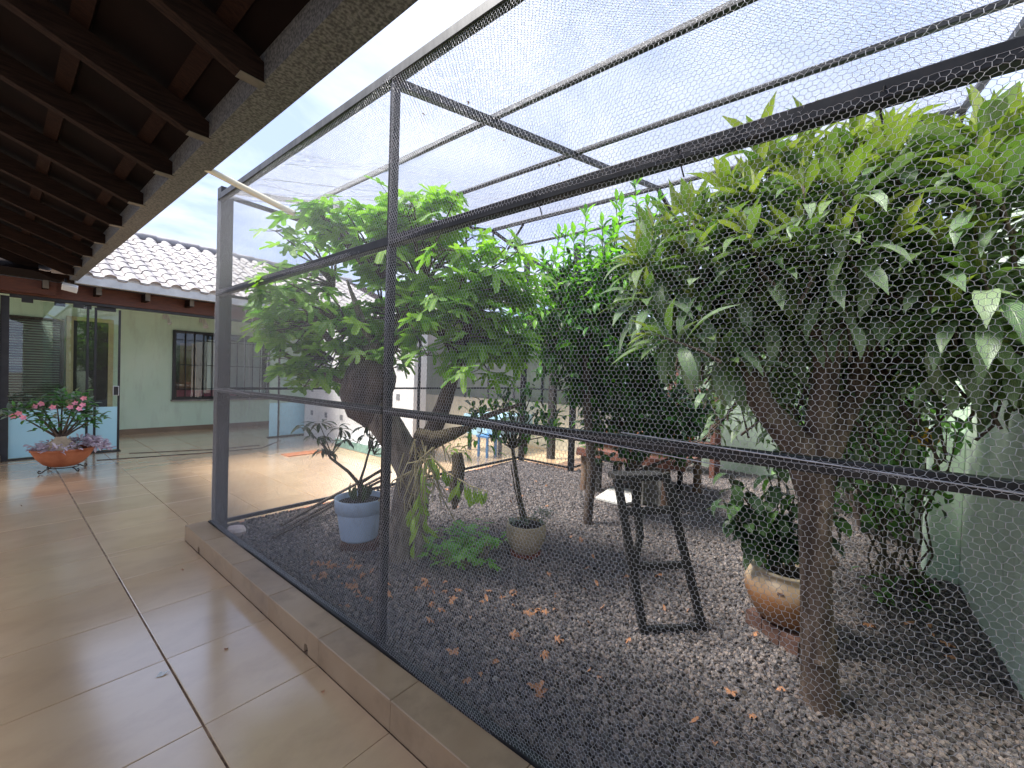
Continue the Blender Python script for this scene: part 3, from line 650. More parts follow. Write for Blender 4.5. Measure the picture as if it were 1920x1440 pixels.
MB().box((1.238, -.72, .112), (1.276, 4.5, .152)).build('base_rail', 'black_frame', cage, .003)
for x in (2.03, 3.06, 4.03): rail('purlin', (x, -.70, roofz(x)), (x, 4.46, endz(x) - .03), .017)
rail('ridge_bar', (5.0, -.70, 3.885), (5.0, 4.48, 3.90), .022, 'cage_steel_lit')
rail('purlin', (5.57, -.70, roofz(5.57)), (5.57, 4.46, roofz(5.57) + .02), .016)
rail('purlin', (6.6, -.70, roofz(6.6)), (6.6, 3.4, roofz(6.6)), .016)
for y in (1.84, -.69): rail('cross_bar', (FX, y, 3.03), (5.0, y, roofz(5)), .022, 'cage_steel_lit'); rail('cross_bar', (5.0, y, roofz(5)), (7.85, y, roofz(7.85)), .02)
rail('truss_chord', (1.36, 4.48, 3.185), (5.0, 4.48, 3.88), .021, 'cage_steel_lit'); rail('truss_chord', (5.0, 4.48, 3.88), (7.0, 4.48, 3.50), .021, 'cage_steel_lit')
rail('truss_chord', (1.36, 4.48, 3.125), (6.0, 4.48, 3.04), .018, 'cage_steel_lit')
for x in (2.0, 2.55, 3.2, 3.8, 4.4, 5.0): rail('truss_strut', (x, 4.48, 3.12 - .017 * (x - 1.3)), (x, 4.48, endz(x) - .02), .012, 'cage_steel_lit')
rail('brace', (5.03, 3.9, 3.88), (5.36, 4.47, 3.68), .014); 
MB().box((1.37, 4.485, .10), (5.98, 4.515, .135)).build('base_rail', 'black_frame', cage, .003)
rail('rail', (1.37, 4.48, 1.36), (5.98, 4.48, 1.36), .012); rail('rail', (1.37, 4.48, 2.22), (5.98, 4.48, 2.22), .012)
for x, y in ((5.93, 4.48), (5.80, 3.38), (3.6, 4.49)): MB().box((x - .04 if x > 5 else x - .015, y - .04 if x > 5 else y - .015, .04), (x + .04 if x > 5 else x + .015, y + .04 if x > 5 else y + .015, endz(x) - .02)).build('post', 'cage_steel', cage, .003)
for z in (.12, 1.36, 2.22): rail('rail', (5.84, 4.44, z), (5.80, 3.42, z), .014)
for z in (.12, 1.36, 2.22): rail('rail', (5.84, 3.38, z), (7.86, 3.38, z), .014)

# hexagonal netting: panels of twisted wire, one sheet per bay of the frame
def hexnet(W, Hh, seed, w=.0235, r=.00055):
    rs = np.random.default_rng(seed); h = w * 1.06; ry = h * .75
    nc, nr = int(W / w) + 2, int(Hh / ry) + 2
    ks = {}; P = []
    def vid(x, y):
        k = (round(x / (w / 2)), round(y / (h / 8)));
        if k not in ks: ks[k] = len(P); P.append((x, y))
        return ks[k]
    E = []
    for j in range(nr):
        for i in range(nc):
            cx = i * w + (w / 2 if j % 2 else 0); cy = j * ry
            if cx > W + w * .5 or cy > Hh + h * .4: continue
            t = vid(cx, cy + h / 2); ur = vid(cx + w / 2, cy + h / 4); ul = vid(cx - w / 2, cy + h / 4); lr = vid(cx + w / 2, cy - h / 4)
            E += [(t, ur, 0), (t, ul, 0), (ur, lr, 1)]
    P = np.array(P); Pz = np.zeros(len(P))
    for _ in range(6):
        fx, fy = rs.uniform(-5, 5, 2); ph = rs.uniform(0, 6.28, 3); a = rs.uniform(.15, .5)
        dxy = np.sin(P[:, 0] * fx + P[:, 1] * fy + ph[0]); 
        Q = np.c_[dxy, np.sin(P[:, 1] * fx * 1.3 - P[:, 0] * fy + ph[1])] * a * .010
        Pz += np.sin(P[:, 0] * fx * .9 + P[:, 1] * fy * 1.1 + ph[2]) * .0045
        P = P + Q
    P = P + rs.normal(0, .0012, P.shape); Pz += rs.normal(0, .0006, len(P))
    P[:, 0] = np.clip(P[:, 0], 0, W); P[:, 1] = np.clip(P[:, 1], 0, Hh)
    P3 = np.c_[P, Pz]; E = np.array(E); A = P3[E[:, 0]]; B = P3[E[:, 1]]; rad = np.where(E[:, 2] == 1, r * 1.5, r)
    keep = np.linalg.norm(B - A, axis=1) > .002; A, B, rad = A[keep], B[keep], rad[keep]
    d = B - A; d /= np.linalg.norm(d, axis=1)[:, None]; s = np.cross(d, [0, 0, 1.0]); s /= np.linalg.norm(s, axis=1)[:, None]; u = np.cross(s, d)
    n = len(A); V = np.zeros((n, 6, 3))
    for k in range(3):
        t = 2 * math.pi * k / 3 + .5; o = (s * math.cos(t) + u * math.sin(t)) * rad[:, None]; V[:, k] = A + o; V[:, 3 + k] = B + o
    base = np.arange(n)[:, None] * 6; F = np.concatenate([base + np.array([k, (k + 1) % 3, 3 + (k + 1) % 3, 3 + k]) for k in range(3)])
    me = bpy.data.meshes.new('netting'); me.from_pydata(V.reshape(-1, 3).tolist(), [], F.tolist()); me.polygons.foreach_set('use_smooth', [True] * len(F)); me.materials.append(MATS['wire']); me.update(); return me
NW = 2.62
net_low, net_mid, net_top, net_roof = hexnet(NW, 1.24, 1, .0168), hexnet(NW, .87, 2, .0168), hexnet(NW, .82, 3, .0168), hexnet(NW, 1.0, 4, .0205, .001)
def net(me, o, u, v, W, Hm, Wm=NW):
    """Stretch a sheet over the bay with corner o and edges u (run) and v (rise)."""
    o, u, v = Vector(o), Vector(u), Vector(v); nn = u.cross(v).normalized()
    m_ = Matrix((u / Wm, v / Hm, nn)).transposed().to_4x4(); m_.translation = o
    inst('netting', me, m_, cage)
for ya, yb in ((-.70, 1.83), (1.84, 4.45)):
    for me, za, zb, hm in ((net_low, .13, 1.36, 1.24), (net_mid, 1.355, 2.225, .87), (net_top, 2.22, 3.05, .82)):
        net(me, (FX - .024, ya, za), (0, yb - ya, 0), (0, 0, zb - za), NW, hm)
    xs = (FX, 2.03, 3.06, 4.03, 5.0, 5.57, 6.6, 7.85)
    for xa, xb in zip(xs, xs[1:]):
        if xa >= 5.5 and ya > 1: yb_ = 3.4
        else: yb_ = yb
        net(net_roof, (xa, ya, roofz(xa) + .028), (0, yb_ - ya, (.03 if ya > 1 else 0)), (xb - xa, 0, roofz(xb) - roofz(xa)), NW, 1.0)
for xa, xb in ((1.30, 3.6), (3.6, 5.93)):
    for me, za, zb, hm in ((net_low, .12, 1.36, 1.24), (net_mid, 1.355, 2.225, .87), (net_top, 2.22, 3.12, .82)):
        net(me, (xa, 4.522, za), (xb - xa, 0, 0), (0, 0, zb - za), NW, hm)
for me, za, zb, hm in ((net_low, .12, 1.36, 1.24), (net_mid, 1.355, 2.225, .87), (net_top, 2.22, 3.5, .82)):
    net(me, (5.85, 3.40, za), (2.0, 0, 0), (0, 0, zb - za), NW, hm)
# loose selvedge wires hanging at the side and lying across the roof netting
for k in range(7):
    x = random.uniform(1.5, 2.4); z0 = random.uniform(2.2, 3.0); p = [(x, 4.53, z0)]
    for i in range(5): p.append((p[-1][0] + random.uniform(-.03, .03), 4.53 + random.uniform(0, .02), p[-1][2] - random.uniform(.1, .3)))
    MB().tube(p, .0016, 4, cap=False).build('loose_wire', 'wire', cage)
for k in range(10):
    y = random.uniform(2.2, 4.3); p = []
    for i in range(9):
        x = 1.35 + i * .34; p.append((x, y + random.uniform(-.08, .08) + .12 * math.sin(i + k), roofz(x) + .035))
    MB().tube(p, .0018, 4, cap=False).build('loose_wire', 'wire', cage)
for a, b in (((1.25, .55, 1.385), (1.246, -.4, 1.35)), ((1.247, 1.2, 1.372), (1.247, .25, 1.325)), ((1.247, 4.1, 1.38), (1.247, 3.6, 1.35))): MB().tube([a, b], .0018, 4).build('tie_wire', 'wire', cage)
for y in (3.3, 2.45, .92, .40, -.05): MB().tube([(FX + .026, y, 2.25), (FX - .03, y + .003, 2.226), (FX + .026, y + .006, 2.195), (FX + .03, y, 2.17)], .0025, 5).build('tie_wire', 'cable', cage)

# ================================================================== OBJECTS
GZ = .072
# terracotta bowl on its iron stand, desert rose in it
bx, by = .64, 8.75
st = thing('plant_stand', 'low wrought iron stand with curled feet under the terracotta bowl', 'stand', (bx, by, 0))
MB().tube([(bx + .16 * math.cos(t), by + .16 * math.sin(t), .062) for t in [i * math.pi / 10 for i in range(21)]], .007, 6, cap=False).build('ring', 'iron', st)
for k in range(4):
    t = .5 + k * math.pi / 2; c, s_ = math.cos(t), math.sin(t); p = []
    for r, z in ((.15, .062), (.20, .05), (.24, .02), (.27, .012), (.285, .035), (.27, .052), (.255, .04)): p.append((bx + c * r, by + s_ * r, z))
    MB().tube(p, .0075, 6).build('foot', 'iron', st)
bo = thing('potted_desert_rose', 'pink flowering desert rose with a swollen base in a wide terracotta bowl', 'potted plant', (bx, by, .08))
prof = [(0, .07), (.13, .07), (.20, .11), (.265, .19), (.305, .27), (.315, .30), (.328, .303), (.328, .33), (.305, .33), (.285, .27), (.0, .27)]
MB().lathe(prof, (bx, by, 0), 40, 1.0, .8).build('bowl', 'terracotta', bo)
MB().lathe([(0, .305), (.2, .31), (.29, .295)], (bx, by, 0), 24, 1, .8).build('soil', 'soil', bo)
def J(p, s=.02): return (p[0] + random.gauss(0, s), p[1] + random.gauss(0, s), p[2] + random.gauss(0, s))
MB().lathe([(.17, .27), (.175, .32), (.14, .37), (.085, .42), (.06, .48), (.05, .5)], (bx - .03, by, 0), 16).build('caudex', 'caudex', bo)
for t in (0.2, 1.3, 2.7, 3.9, 5.2): MB().tube([(bx - .03 + .05 * math.cos(t), by + .05 * math.sin(t), .42), (bx - .03 + .15 * math.cos(t), by + .13 * math.sin(t), .34), (bx - .03 + .23 * math.cos(t), by + .18 * math.sin(t), .29)], [.05, .035, .015], 8).build('root', 'caudex', bo)
tips = [(-.30, -.05, .93), (-.20, .12, .98), (-.43, -.05, .86), (.02, .1, 1.08), (.14, -.1, 1.05), (.20, .05, .93), (.33, -.05, .74), (.20, .1, .66), (-.14, -.12, .70), (-.2, 0, .8), (-.05, -.08, 1.0), (.08, -.15, .84), (.26, .0, .84)]
tw = MB()
for dx_, dy_, z in tips:
    b0 = (bx - .03, by, .46); tw.tube([b0, (bx - .03 + dx_ * .45, by + dy_ * .5, .46 + (z - .46) * .45), (bx - .03 + dx_, by + dy_, z)], [.018, .011, .005], 7, wob=.15)
tw.build('stem', 'bark_dark', bo)
sl = [proto('rose_leaf', blade(1, .36, 4, .3, .1, 'ob'), 'grey_leaf'), proto('rose_leaf', blade(1, .36, 4, .5, .1, 'ob'), 'citrus_leaf')]
it = []
for dx_, dy_, z in tips:
    c = Vector((bx - .03 + dx_, by + dy_, z))
    for k in range(44):
        d = Vector((random.gauss(0, 1), random.gauss(0, 1), random.uniform(-.2, .9))); it.append((random.choice(sl), frame(c + rv(.055), d, (0, -.4, 1), random.uniform(.08, .125))))
leaves(bo, it, 290)
pm = proto('flower_petal', blade(1, .7, 3, -.3, .1, 'ob'), 'fig_leaf'); pm.materials.clear(); pm.materials.append(MATS['petal_pink'])
for dx_, dy_, z in ((-.42, -.12, .86), (-.47, -.08, .82), (-.38, -.15, .80), (-.28, -.12, .94), (-.22, -.1, .98), (-.12, -.15, .93), (.10, -.18, .98), (.17, -.16, .95), (.05, -.18, .93), (.18, -.15, 1.05), (.13, -.2, .90)):
    c = Vector((bx + dx_, by + dy_, z)); nrm = Vector((random.uniform(-.6, .3), -1, random.uniform(-.2, .6))).normalized(); f_ = None
    a_ = nrm.cross(Vector((0, 0, 1))).normalized(); b_ = nrm.cross(a_)
    for k in range(5):
        t = k * 6.283 / 5; d = a_ * math.cos(t) + b_ * math.sin(t) + nrm * .25
        inst('petal', pm, frame(c, d, nrm, .045), bo)
# silvery purple trailing plant round the rim of the bowl
tr = thing('trailing_plant', 'silvery purple trailing plant spilling over the rim of the terracotta bowl', 'plant', (bx + .1, by, .3))
pl = proto('trail_leaf', blade(1, .42, 4, .4, .2), 'purple_leaf'); it = []
for k in range(620):
    u_ = random.random(); t = random.uniform(-.9, 1.3) if u_ < .6 else random.uniform(-math.pi, math.pi)
    r = random.uniform(.15, .33) + (random.uniform(0, .18) if abs(t) < .9 else 0); z = .31 + random.uniform(0, .10) + (.05 if abs(t) < 1 else 0) - max(0, r - .35) * .9
    p = (bx + r * math.cos(t), by + r * math.sin(t) * .82 - .02, z)
    it.append((pl, frame(p, rv() + Vector((math.cos(t), math.sin(t), .2)) * 1.2, (0, -.3, 1), random.uniform(.05, .085))))
leaves(tr, it, 150)
cb = thing('floor_cable', 'thin black cable lying across the courtyard tiles', 'cable', (2.5, 9.3, 0))
MB().tube([(1.05, 9.35, .005), (1.6, 9.2, .005), (2.4, 9.0, .005), (3.3, 8.9, .005), (3.95, 9.6, .005)], .006, 6).tube([(1.5, 9.75, .006), (2.6, 9.3, .005), (3.4, 9.25, .005)], .005, 6).build('cable', 'cable', cb)
dr_ = thing('drain_mat', 'orange rectangular grate set on the courtyard tiles', 'grate', (3.6, 7.85, 0))
for k in range(9): MB().box((3.3, 7.70 + k * .034, .002), (3.95, 7.728 + k * .034, .014), .002).build('slat', 'orange_paint', dr_)
MB().box((3.32, 7.69, .001), (3.36, 8.01, .008)).box((3.88, 7.69, .001), (3.92, 8.01, .008)).build('frame', 'orange_paint', dr_)
for x, y, s_, lab in ((.54, 2.62, .028, 'small white petal on the porch tiles below the wide joint'),):
    o = thing('fallen_petal', lab, 'petal', (x, y, 0)); m_ = MB(); m_.add([(x - s_, y, .003), (x, y - s_ * .5, .004), (x + s_, y + .003, .012), (x + .004, y + s_ * .5, .004)], [(0, 1, 2, 3)], True)
    m_.add([(x - s_, y, .003), (x - s_ * .2, y + s_ * .6, .014), (x + s_ * .5, y + s_ * .2, .005)], [(0, 1, 2)], True); m_.build('petal', 'petal_white', o)
dl2 = proto('dry_bit', blade(1, .5, 3, .8, .3), 'fig_leaf'); dl2.materials.clear(); dl2.materials.append(MATS['dry_leaf'])
for x, y, pl_ in ((.80, 2.6, 'left of the kerb weep hole'), (1.0, 1.9, 'close to the near kerb'), (.2, 6.8, 'far down the porch toward the bowl'), (.9, 3.9, 'near the kerb corner')):
    o = inst('fallen_leaf', dl2, frame((x, y, .006), (random.uniform(-1, 1), random.uniform(-1, 1), .1), (0, 0, 1), .035)); tag(o, 'tiny brown leaf scrap on the porch tiles ' + pl_, 'leaf', 'leaf scraps on the porch tiles')

# blue pot on a brick, with a dark leaved shrub
PX, PY = 1.95, 3.17
bk = thing('brick_block', 'reddish brick block under the blue plastic pot', 'brick', (1.93, 3.10, .05))
MB().box((-.14, -.09, .0), (.14, .09, .10), .006, Matrix.Translation((1.94, 3.12, .05)) @ Matrix.Rotation(.7 - math.pi / 2, 4, 'Z')).build('block', 'brick_brown', bk)
bp = thing('potted_shrub', 'leafy shrub with bare forked stems in a pale blue plastic pot', 'potted plant', (PX, PY, .15))
MB().lathe([(.0, .152), (.143, .152), (.150, .17), (.178, .37), (.181, .385), (.196, .39), (.203, .485), (.203, .497), (.192, .497), (.184, .40), (.17, .40)], (PX, PY, 0), 40).build('pot', 'blue_plastic', bp)
MB().lathe([(0, .455), (.1, .46), (.19, .45)], (PX, PY, 0), 20).build('soil', 'soil', bp)
tips = [(1.80, 3.60, .965), (1.73, 3.70, 1.05), (1.76, 3.52, 1.10), (1.90, 3.42, 1.05), (1.92, 3.40, .95), (2.07, 3.26, 1.08), (2.12, 3.10, 1.0), (2.15, 3.17, .90), (2.10, 3.3, .98), (2.2, 3.0, .86), (1.84, 3.55, .85), (2.02, 3.15, 1.12)]
tw = MB(); tw.tube([(PX, PY, .44), (PX + .01, PY + .01, .52), (PX, PY + .02, .60)], [.022, .02, .018], 8)
fk = [(PX, PY + .02, .60), (1.88, 3.38, .78), (2.05, 3.2, .80)]
tw.tube([fk[0], (1.90, 3.28, .70), (1.83, 3.45, .80), (1.80, 3.55, .92)], [.016, .014, .011, .007], 7).tube([fk[0], (2.05, 3.12, .68), (2.12, 3.06, .74), (2.18, 3.02, .84)], [.015, .012, .010, .006], 7).tube([fk[0], (2.0, 3.2, .72), (2.06, 3.22, .88), (2.07, 3.24, 1.02)], [.013, .011, .008, .005], 7)
for p in tips: tw.tube([(1.84, 3.45, .82) if p[0] < 1.95 else (2.08, 3.18, .84), p], [.006, .003], 5)
tw.build('stem', 'bark_twig', bp)
sh = [proto('shrub_leaf', blade(1, .27, 5, .55, .15, 'lance'), 'pot_leaf'), proto('shrub_leaf', blade(1, .24, 5, .9, .15, 'lance'), 'pot_leaf')]; it = []
for p in tips:
    for k in range(11):
        t = k * 2.4; d = Vector((math.cos(t), math.sin(t), random.uniform(-.35, .55))); it.append((random.choice(sh), frame(Vector(p) + rv(.012), d, (0, 0, 1), random.uniform(.11, .165))))
for k in range(12):
    t = random.uniform(0, 6.28); it.append((sh[0], frame((PX + .05 * math.cos(t), PY + .05 * math.sin(t), .46), (math.cos(t) * .5, math.sin(t) * .5, .7), (math.cos(t), math.sin(t), .2), random.uniform(.12, .2))))
leaves(bp, it, 160)

# cream woven pot with a small tree, silver succulent beside the stem
QX, QY = 2.80, 2.04
ct = thing('potted_citrus', 'small glossy leaved citrus tree in a cream woven pot', 'potted plant', (QX, QY, .08))
pr = [(.0, .098), (.095, .098), (.125, .13), (.155, .19), (.166, .25), (.163, .31), (.155, .335), (.146, .335), (.15, .30), (.1, .30)]
m_ = MB(); prw = []
for a, b in zip(pr[1:6], pr[2:7]):
    for k in range(4): t = k / 4; prw.append((a[0] + (b[0] - a[0]) * t + (.0022 if k % 2 else -.0012), a[1] + (b[1] - a[1]) * t))
m_.lathe([pr[0]] + prw + pr[6:], (QX, QY, 0), 40).build('pot', 'woven_cream', ct)
MB().lathe([(0, .315), (.15, .31)], (QX, QY, 0), 20).build('soil', 'soil', ct)
MB().lathe([(0, .062), (.12, .062), (.13, .095), (0, .096)], (QX, QY, 0), 24).build('saucer', 'brick_red', ct)
tw = MB(); tw.tube([(QX + .01, QY, .30), (QX - .02, QY + .05, .5), (QX - .06, QY + .08, .75), (QX - .08, QY + .11, .97)], [.021, .018, .017, .014], 9, wob=.08).tube([(QX - .01, QY + .04, .34), (QX - .05, QY + .09, .6), (QX - .07, QY + .13, .82)], [.007, .006, .005], 6)
tops = [(2.56, 2.36, 1.22), (2.62, 2.30, 1.34), (2.70, 2.2, 1.42), (2.76, 2.1, 1.38), (2.86, 1.98, 1.30), (2.90, 1.93, 1.16), (2.72, 2.15, 1.18), (2.64, 2.25, 1.05), (2.82, 2.05, 1.06), (2.55, 2.40, 1.08), (2.96, 1.85, 1.22), (2.70, 2.28, 1.3), (2.80, 2.15, 1.24), (2.60, 2.2, 1.16), (2.95, 1.98, 1.05), (2.52, 2.42, 1.3), (2.9, 2.1, 1.4), (2.66, 2.1, 1.28)]
for p in tops: tw.tube([(QX - .08, QY + .11, .95), ((QX - .08 + p[0]) / 2, (QY + .11 + p[1]) / 2, (1.0 + p[2]) / 2), p], [.009, .006, .003], 5)
tw.build('trunk', 'bark_twig', ct)
cl = [proto('citrus_blade', blade(1, .45, 5, .4, .15), 'citrus_leaf'), proto('citrus_blade', blade(1, .42, 5, .7, .12, twist=.4), 'citrus_leaf'), proto('citrus_blade', blade(1, .40, 5, .3, .2), 'citrus_young'), proto('citrus_blade', blade(1, .42, 5, .6, .12, twist=-.4), 'dark_leaf')]
it = []
for p in tops:
    for k in range(15): it.append((random.choice(cl), frame(Vector(p) + rv(.055), rv() + Vector((0, 0, -.1)), (0, 0, 1), random.uniform(.07, .11))))
leaves(ct, it, 200)
sc_ = thing('grey_succulent', 'low grey leaved plant at the right rim of the cream pot', 'plant', (2.93, 1.98, .3)); it = []
gl = proto('grey_blade', blade(1, .34, 4, .3, .2, 'ob'), 'grey_leaf')
for c in ((2.88, 1.93, .36), (2.92, 1.90, .40), (2.86, 1.99, .37), (2.90, 1.95, .42), (2.72, 2.12, .34), (2.75, 2.02, .35)):
    for k in range(12): it.append((gl, frame(Vector(c) + rv(.012), Vector((random.gauss(0, 1), random.gauss(0, 1), random.uniform(0, 1))), (0, 0, 1), random.uniform(.04, .065))))
leaves(sc_, it, 72)

# glazed pot on a brick base, broad dark leaves
KX, KY = 2.93, .225
bk = thing('brick_plinth', 'dark red brick plinth under the glazed brown pot', 'brick', (KX, KY, 0))
for k in range(3): MB().box((-.11, -.17 + k * .115, .0), (.11, -.06 + k * .115, .11), .006, Matrix.Translation((KX - .01, KY, .055)) @ Matrix.Rotation(-.6, 4, 'Z')).build('brick', 'brick_brown', bk)
kp = thing('potted_rubber_plant', 'broad dark leaved plant in a round glazed brown and cream pot', 'potted plant', (KX, KY, .16))
MB().lathe([(0, .168), (.10, .168), (.135, .185), (.185, .25), (.215, .33), (.216, .385), (.196, .435), (.178, .452), (.182, .468), (.196, .478), (.194, .49), (.178, .49), (.162, .46), (.16, .43), (.1, .43)], (KX, KY, 0), 44).build('pot', 'pot_glaze', kp)
MB().lathe([(0, .445), (.165, .44)], (KX, KY, 0), 20).build('soil', 'soil', kp)
for t, h in ((-1.5, .41), (-2.0, .40), (-2.5, .41), (3.1, .40), (-1.0, .4)):
    MB().box((-.016, -.004, -.006), (.016, .004, .006), .002, Matrix.Translation((KX + math.cos(t) * .214, KY + math.sin(t) * .214, h)) @ Matrix.Rotation(t + math.pi / 2, 4, 'Z')).build('relief_mark', 'brick_brown', kp)
bl = [proto('broad_blade', blade(1, .5, 6, .5, .12), 'dark_leaf'), proto('broad_blade', blade(1, .46, 6, .9, .1), 'dark_leaf'), proto('broad_blade', blade(1, .5, 6, .6, .1), 'vine_leaf')]; it = []; tw = MB()
stems = [(2.73, .42, .95), (2.80, .32, 1.02), (2.86, .20, .92), (2.95, .10, .86), (3.05, .0, .82), (2.70, .46, .78), (2.84, .16, .76), (3.02, .12, 1.0), (2.66, .50, 1.02), (2.90, .30, 1.12), (2.76, .26, .84), (2.62, .52, .88)]
for p in stems:
    p = Vector(p); b0 = Vector((KX, KY, .44)) + rv(.03) * Vector((1, 1, 0)).length * .5; b0.z = .44
    tw.tube([b0, (b0 + p) / 2 + Vector((0, 0, .04)), p], [.008, .006, .004], 6)
    for k in range(15):
        q = b0.lerp(p, .30 + .72 * k / 14); t = k * 2.4; d = Vector((math.cos(t), math.sin(t), random.uniform(-.9, .3))); it.append((bl[0] if random.random() < .55 else random.choice(bl), frame(q, d, (0, 0, 1), random.uniform(.11, .17))))
tw.build('stem', 'bark_twig', kp); leaves(kp, it, 140)

# black wooden step ladder
ld = thing('step_ladder', 'black wooden step ladder standing alone on the gravel', 'ladder', (2.5, .85, .08))
def beam(a, b, w, t, ref=(0, 0, 1)):
    a, b = Vector(a), Vector(b); d = (b - a); ln = d.length; d.normalize(); r_ = Vector(ref); x = r_.cross(d).normalized(); y = d.cross(x)
    return MB().box((-w / 2, -t / 2, 0), (w / 2, t / 2, ln), 0, Matrix((x, y, d)).transposed().to_4x4().__class__(Matrix.Translation(a) @ Matrix((x, y, d)).transposed().to_4x4()))
dv = Vector((.36, -.31, 0)).normalized()        # along the rungs
lt, lb, rt_, rb = Vector((2.285, 1.02, .99)), Vector((2.40, .87, .075)), Vector((2.455, .80, 1.02)), Vector((2.665, .61, .075))
beam(lt, lb, .028, .046, dv).build('side_rail', 'black_wood', ld, .003); beam(rt_, rb, .028, .046, dv).build('side_rail', 'black_wood', ld, .003)
for t, hh in ((.23, .04), (.58, .04), (.98, .03)): beam(lt.lerp(lb, t) - dv * .0, rt_.lerp(rb, t), hh, .03, dv.cross(Vector((0, 0, 1)))).build('rung', 'black_wood', ld, .003)
ma = Matrix((dv, dv.cross(Vector((0, 0, 1))) * -1, Vector((0, 0, 1)))).transposed().to_4x4()
MB().box((-.16, -.055, -.0), (.16, .06, .035), 0, Matrix.Translation((lt + rt_) / 2 + Vector((.02, .03, -.035))) @ ma).build('top_step', 'black_wood', ld, .004)
beam((2.43, .98, .98), (2.42, .92, .62), .03, .04, dv).build('brace', 'black_wood', ld, .002); beam((2.42, .92, .63), (2.36, .93, .45), .03, .035, dv).build('brace', 'black_wood', ld, .002)

# rough table with log legs, things under and on it
tb = thing('garden_table', 'rough reddish wooden table on log legs behind the step ladder', 'table', (5.4, 2.1, .08))
for k in range(5): MB().box((4.84 + k * .25, 1.36, .60), (5.085 + k * .25, 2.74, .645), .004).build('plank', 'red_wood', tb)
MB().box((4.83, 1.36, .55), (4.87, 2.74, .60)).build('apron', 'red_wood', tb)
for x, y in ((4.93, 2.66), (4.90, 1.58), (5.92, 1.50), (6.0, 2.66)): MB().tube([(x, y, .03), (x + .01, y, .3), (x, y + .01, .60)], [.055, .05, .05], 12, wob=.06).build('leg', 'log_wood', tb)
be = thing('iron_bench', 'black frame bench pushed under the rough wooden table', 'bench', (5.4, 2.1, .08))
for x, y in ((4.95, 2.46), (6.1, 2.55), (5.85, 1.70), (5.0, 1.78), (5.55, 2.5)): MB().box((x - .03, y - .03, .03), (x + .03, y + .03, .50)).build('leg', 'black_wood', be, .003)
MB().box((4.92, 1.68, .50), (6.13, 2.58, .545)).build('seat', 'black_wood', be, .004)
ub = thing('shelf_board', 'second reddish board lying raised on the rough table', 'board', (5.3, 2.2, .7))
MB().box((5.0, 1.55, .6455), (5.05, 2.6, .70)).box((5.6, 1.55, .6455), (5.65, 2.6, .70)).build('bearer', 'log_wood', ub); MB().box((4.98, 1.5, .70), (5.66, 2.65, .725)).build('board', 'red_wood', ub, .004)
wb = thing('white_board', 'white board lying among roof tile pieces on the table', 'board', (5.3, 2.0, .73))
MB().box((-.28, -.45, 0), (.28, .45, .025), 0, Matrix.Translation((5.32, 2.05, .7265)) @ Matrix.Rotation(.15, 4, 'Z')).build('board', 'white_slab', wb, .003)
def half_shell(M_, r, l, th=.014, n=9, a=2.6):
    vs = []; m_ = MB()
    for y in (0, l):
        for rr in (r, r - th):
            for k in range(n + 1):
                t = (math.pi - a) / 2 + a * k / n; vs.append(M_ @ Vector((math.cos(t) * rr, y, math.sin(t) * rr)))
    q = n + 1; fs = []
    for k in range(n): fs += [(k, k + 1, 2 * q + k + 1, 2 * q + k), (q + k, 3 * q + k, 3 * q + k + 1, q + k + 1), (k, q + k, q + k + 1, k + 1), (2 * q + k, 2 * q + k + 1, 3 * q + k + 1, 3 * q + k)]
    fs += [(0, 2 * q, 3 * q, q), (n, q + n, 3 * q + n, 2 * q + n)]
    return m_.add(vs, fs)
for k, (x, y, z, rz_, lab) in enumerate(((5.15, 1.75, .76, .5, 'broken clay roof tile, the near one on the white board'), (5.35, 1.98, .76, -.7, 'clay roof tile lying askew in the middle of the table boards'), (5.5, 2.4, .735, 1.4, 'clay roof tile at the far left of the table boards'))):
    o = thing('clay_tile', lab, 'roof tile', (x, y, z), 'clay roof tiles on the garden table'); half_shell(Matrix.Translation((x, y, z - .02)) @ Matrix.Rotation(rz_, 4, 'Z') @ Matrix.Rotation(.1 + .1 * k, 4, 'X'), .09, .3).build('shell', 'terracotta', o)
cy = thing('ridge_tile', 'grey concrete ridge tile standing on end against the table', 'tile', (4.78, 1.74, .08))
half_shell(Matrix.Translation((4.84, 1.72, .07)) @ Matrix.Rotation(2.0, 4, 'Z') @ Matrix.Rotation(math.pi / 2 - .1, 4, 'X'), .12, .48, .02).build('shell', 'concrete', cy)
ws = thing('white_slab', 'white flat slab lying on the gravel before the rough table', 'slab', (4.9, 2.1, .09))
sp_ = [(4.62, 2.33), (5.12, 2.36), (5.22, 2.02), (4.82, 1.88), (4.60, 1.98)]; m_ = MB()
m_.add([(x, y, .085 + (x - 4.6) * .06) for x, y in sp_] + [(x, y, .11 + (x - 4.6) * .06) for x, y in sp_], [(0, 4, 3, 2, 1)[::-1][::-1], (5, 6, 7, 8, 9)] + [(i, (i + 1) % 5, 5 + (i + 1) % 5, 5 + i) for i in range(5)]); o = m_.build('slab', 'white_slab', ws); fix_normals(o.data)
rs_ = thing('plant_rack', 'tall red painted wooden shelf frame against the green boundary wall', 'shelf', (7.1, 1.8, .08))
for x, y, h in ((7.0, 2.25, 2.0), (7.0, 1.56, 2.3), (7.35, 2.25, 2.0), (7.35, 1.56, 2.3)): MB().box((x - .035, y - .035, .05), (x + .035, y + .035, h)).build('post', 'red_wood', rs_, .003)
for z in (.55, 1.1, 1.65): MB().box((6.98, 1.54, z), (7.38, 2.28, z + .04)).build('shelf', 'red_wood', rs_, .003)
for z in (1.4, 1.9): MB().box((6.965, 1.6, z), (6.99, 2.22, z + .06)).build('cross_rail', 'red_wood', rs_, .002)
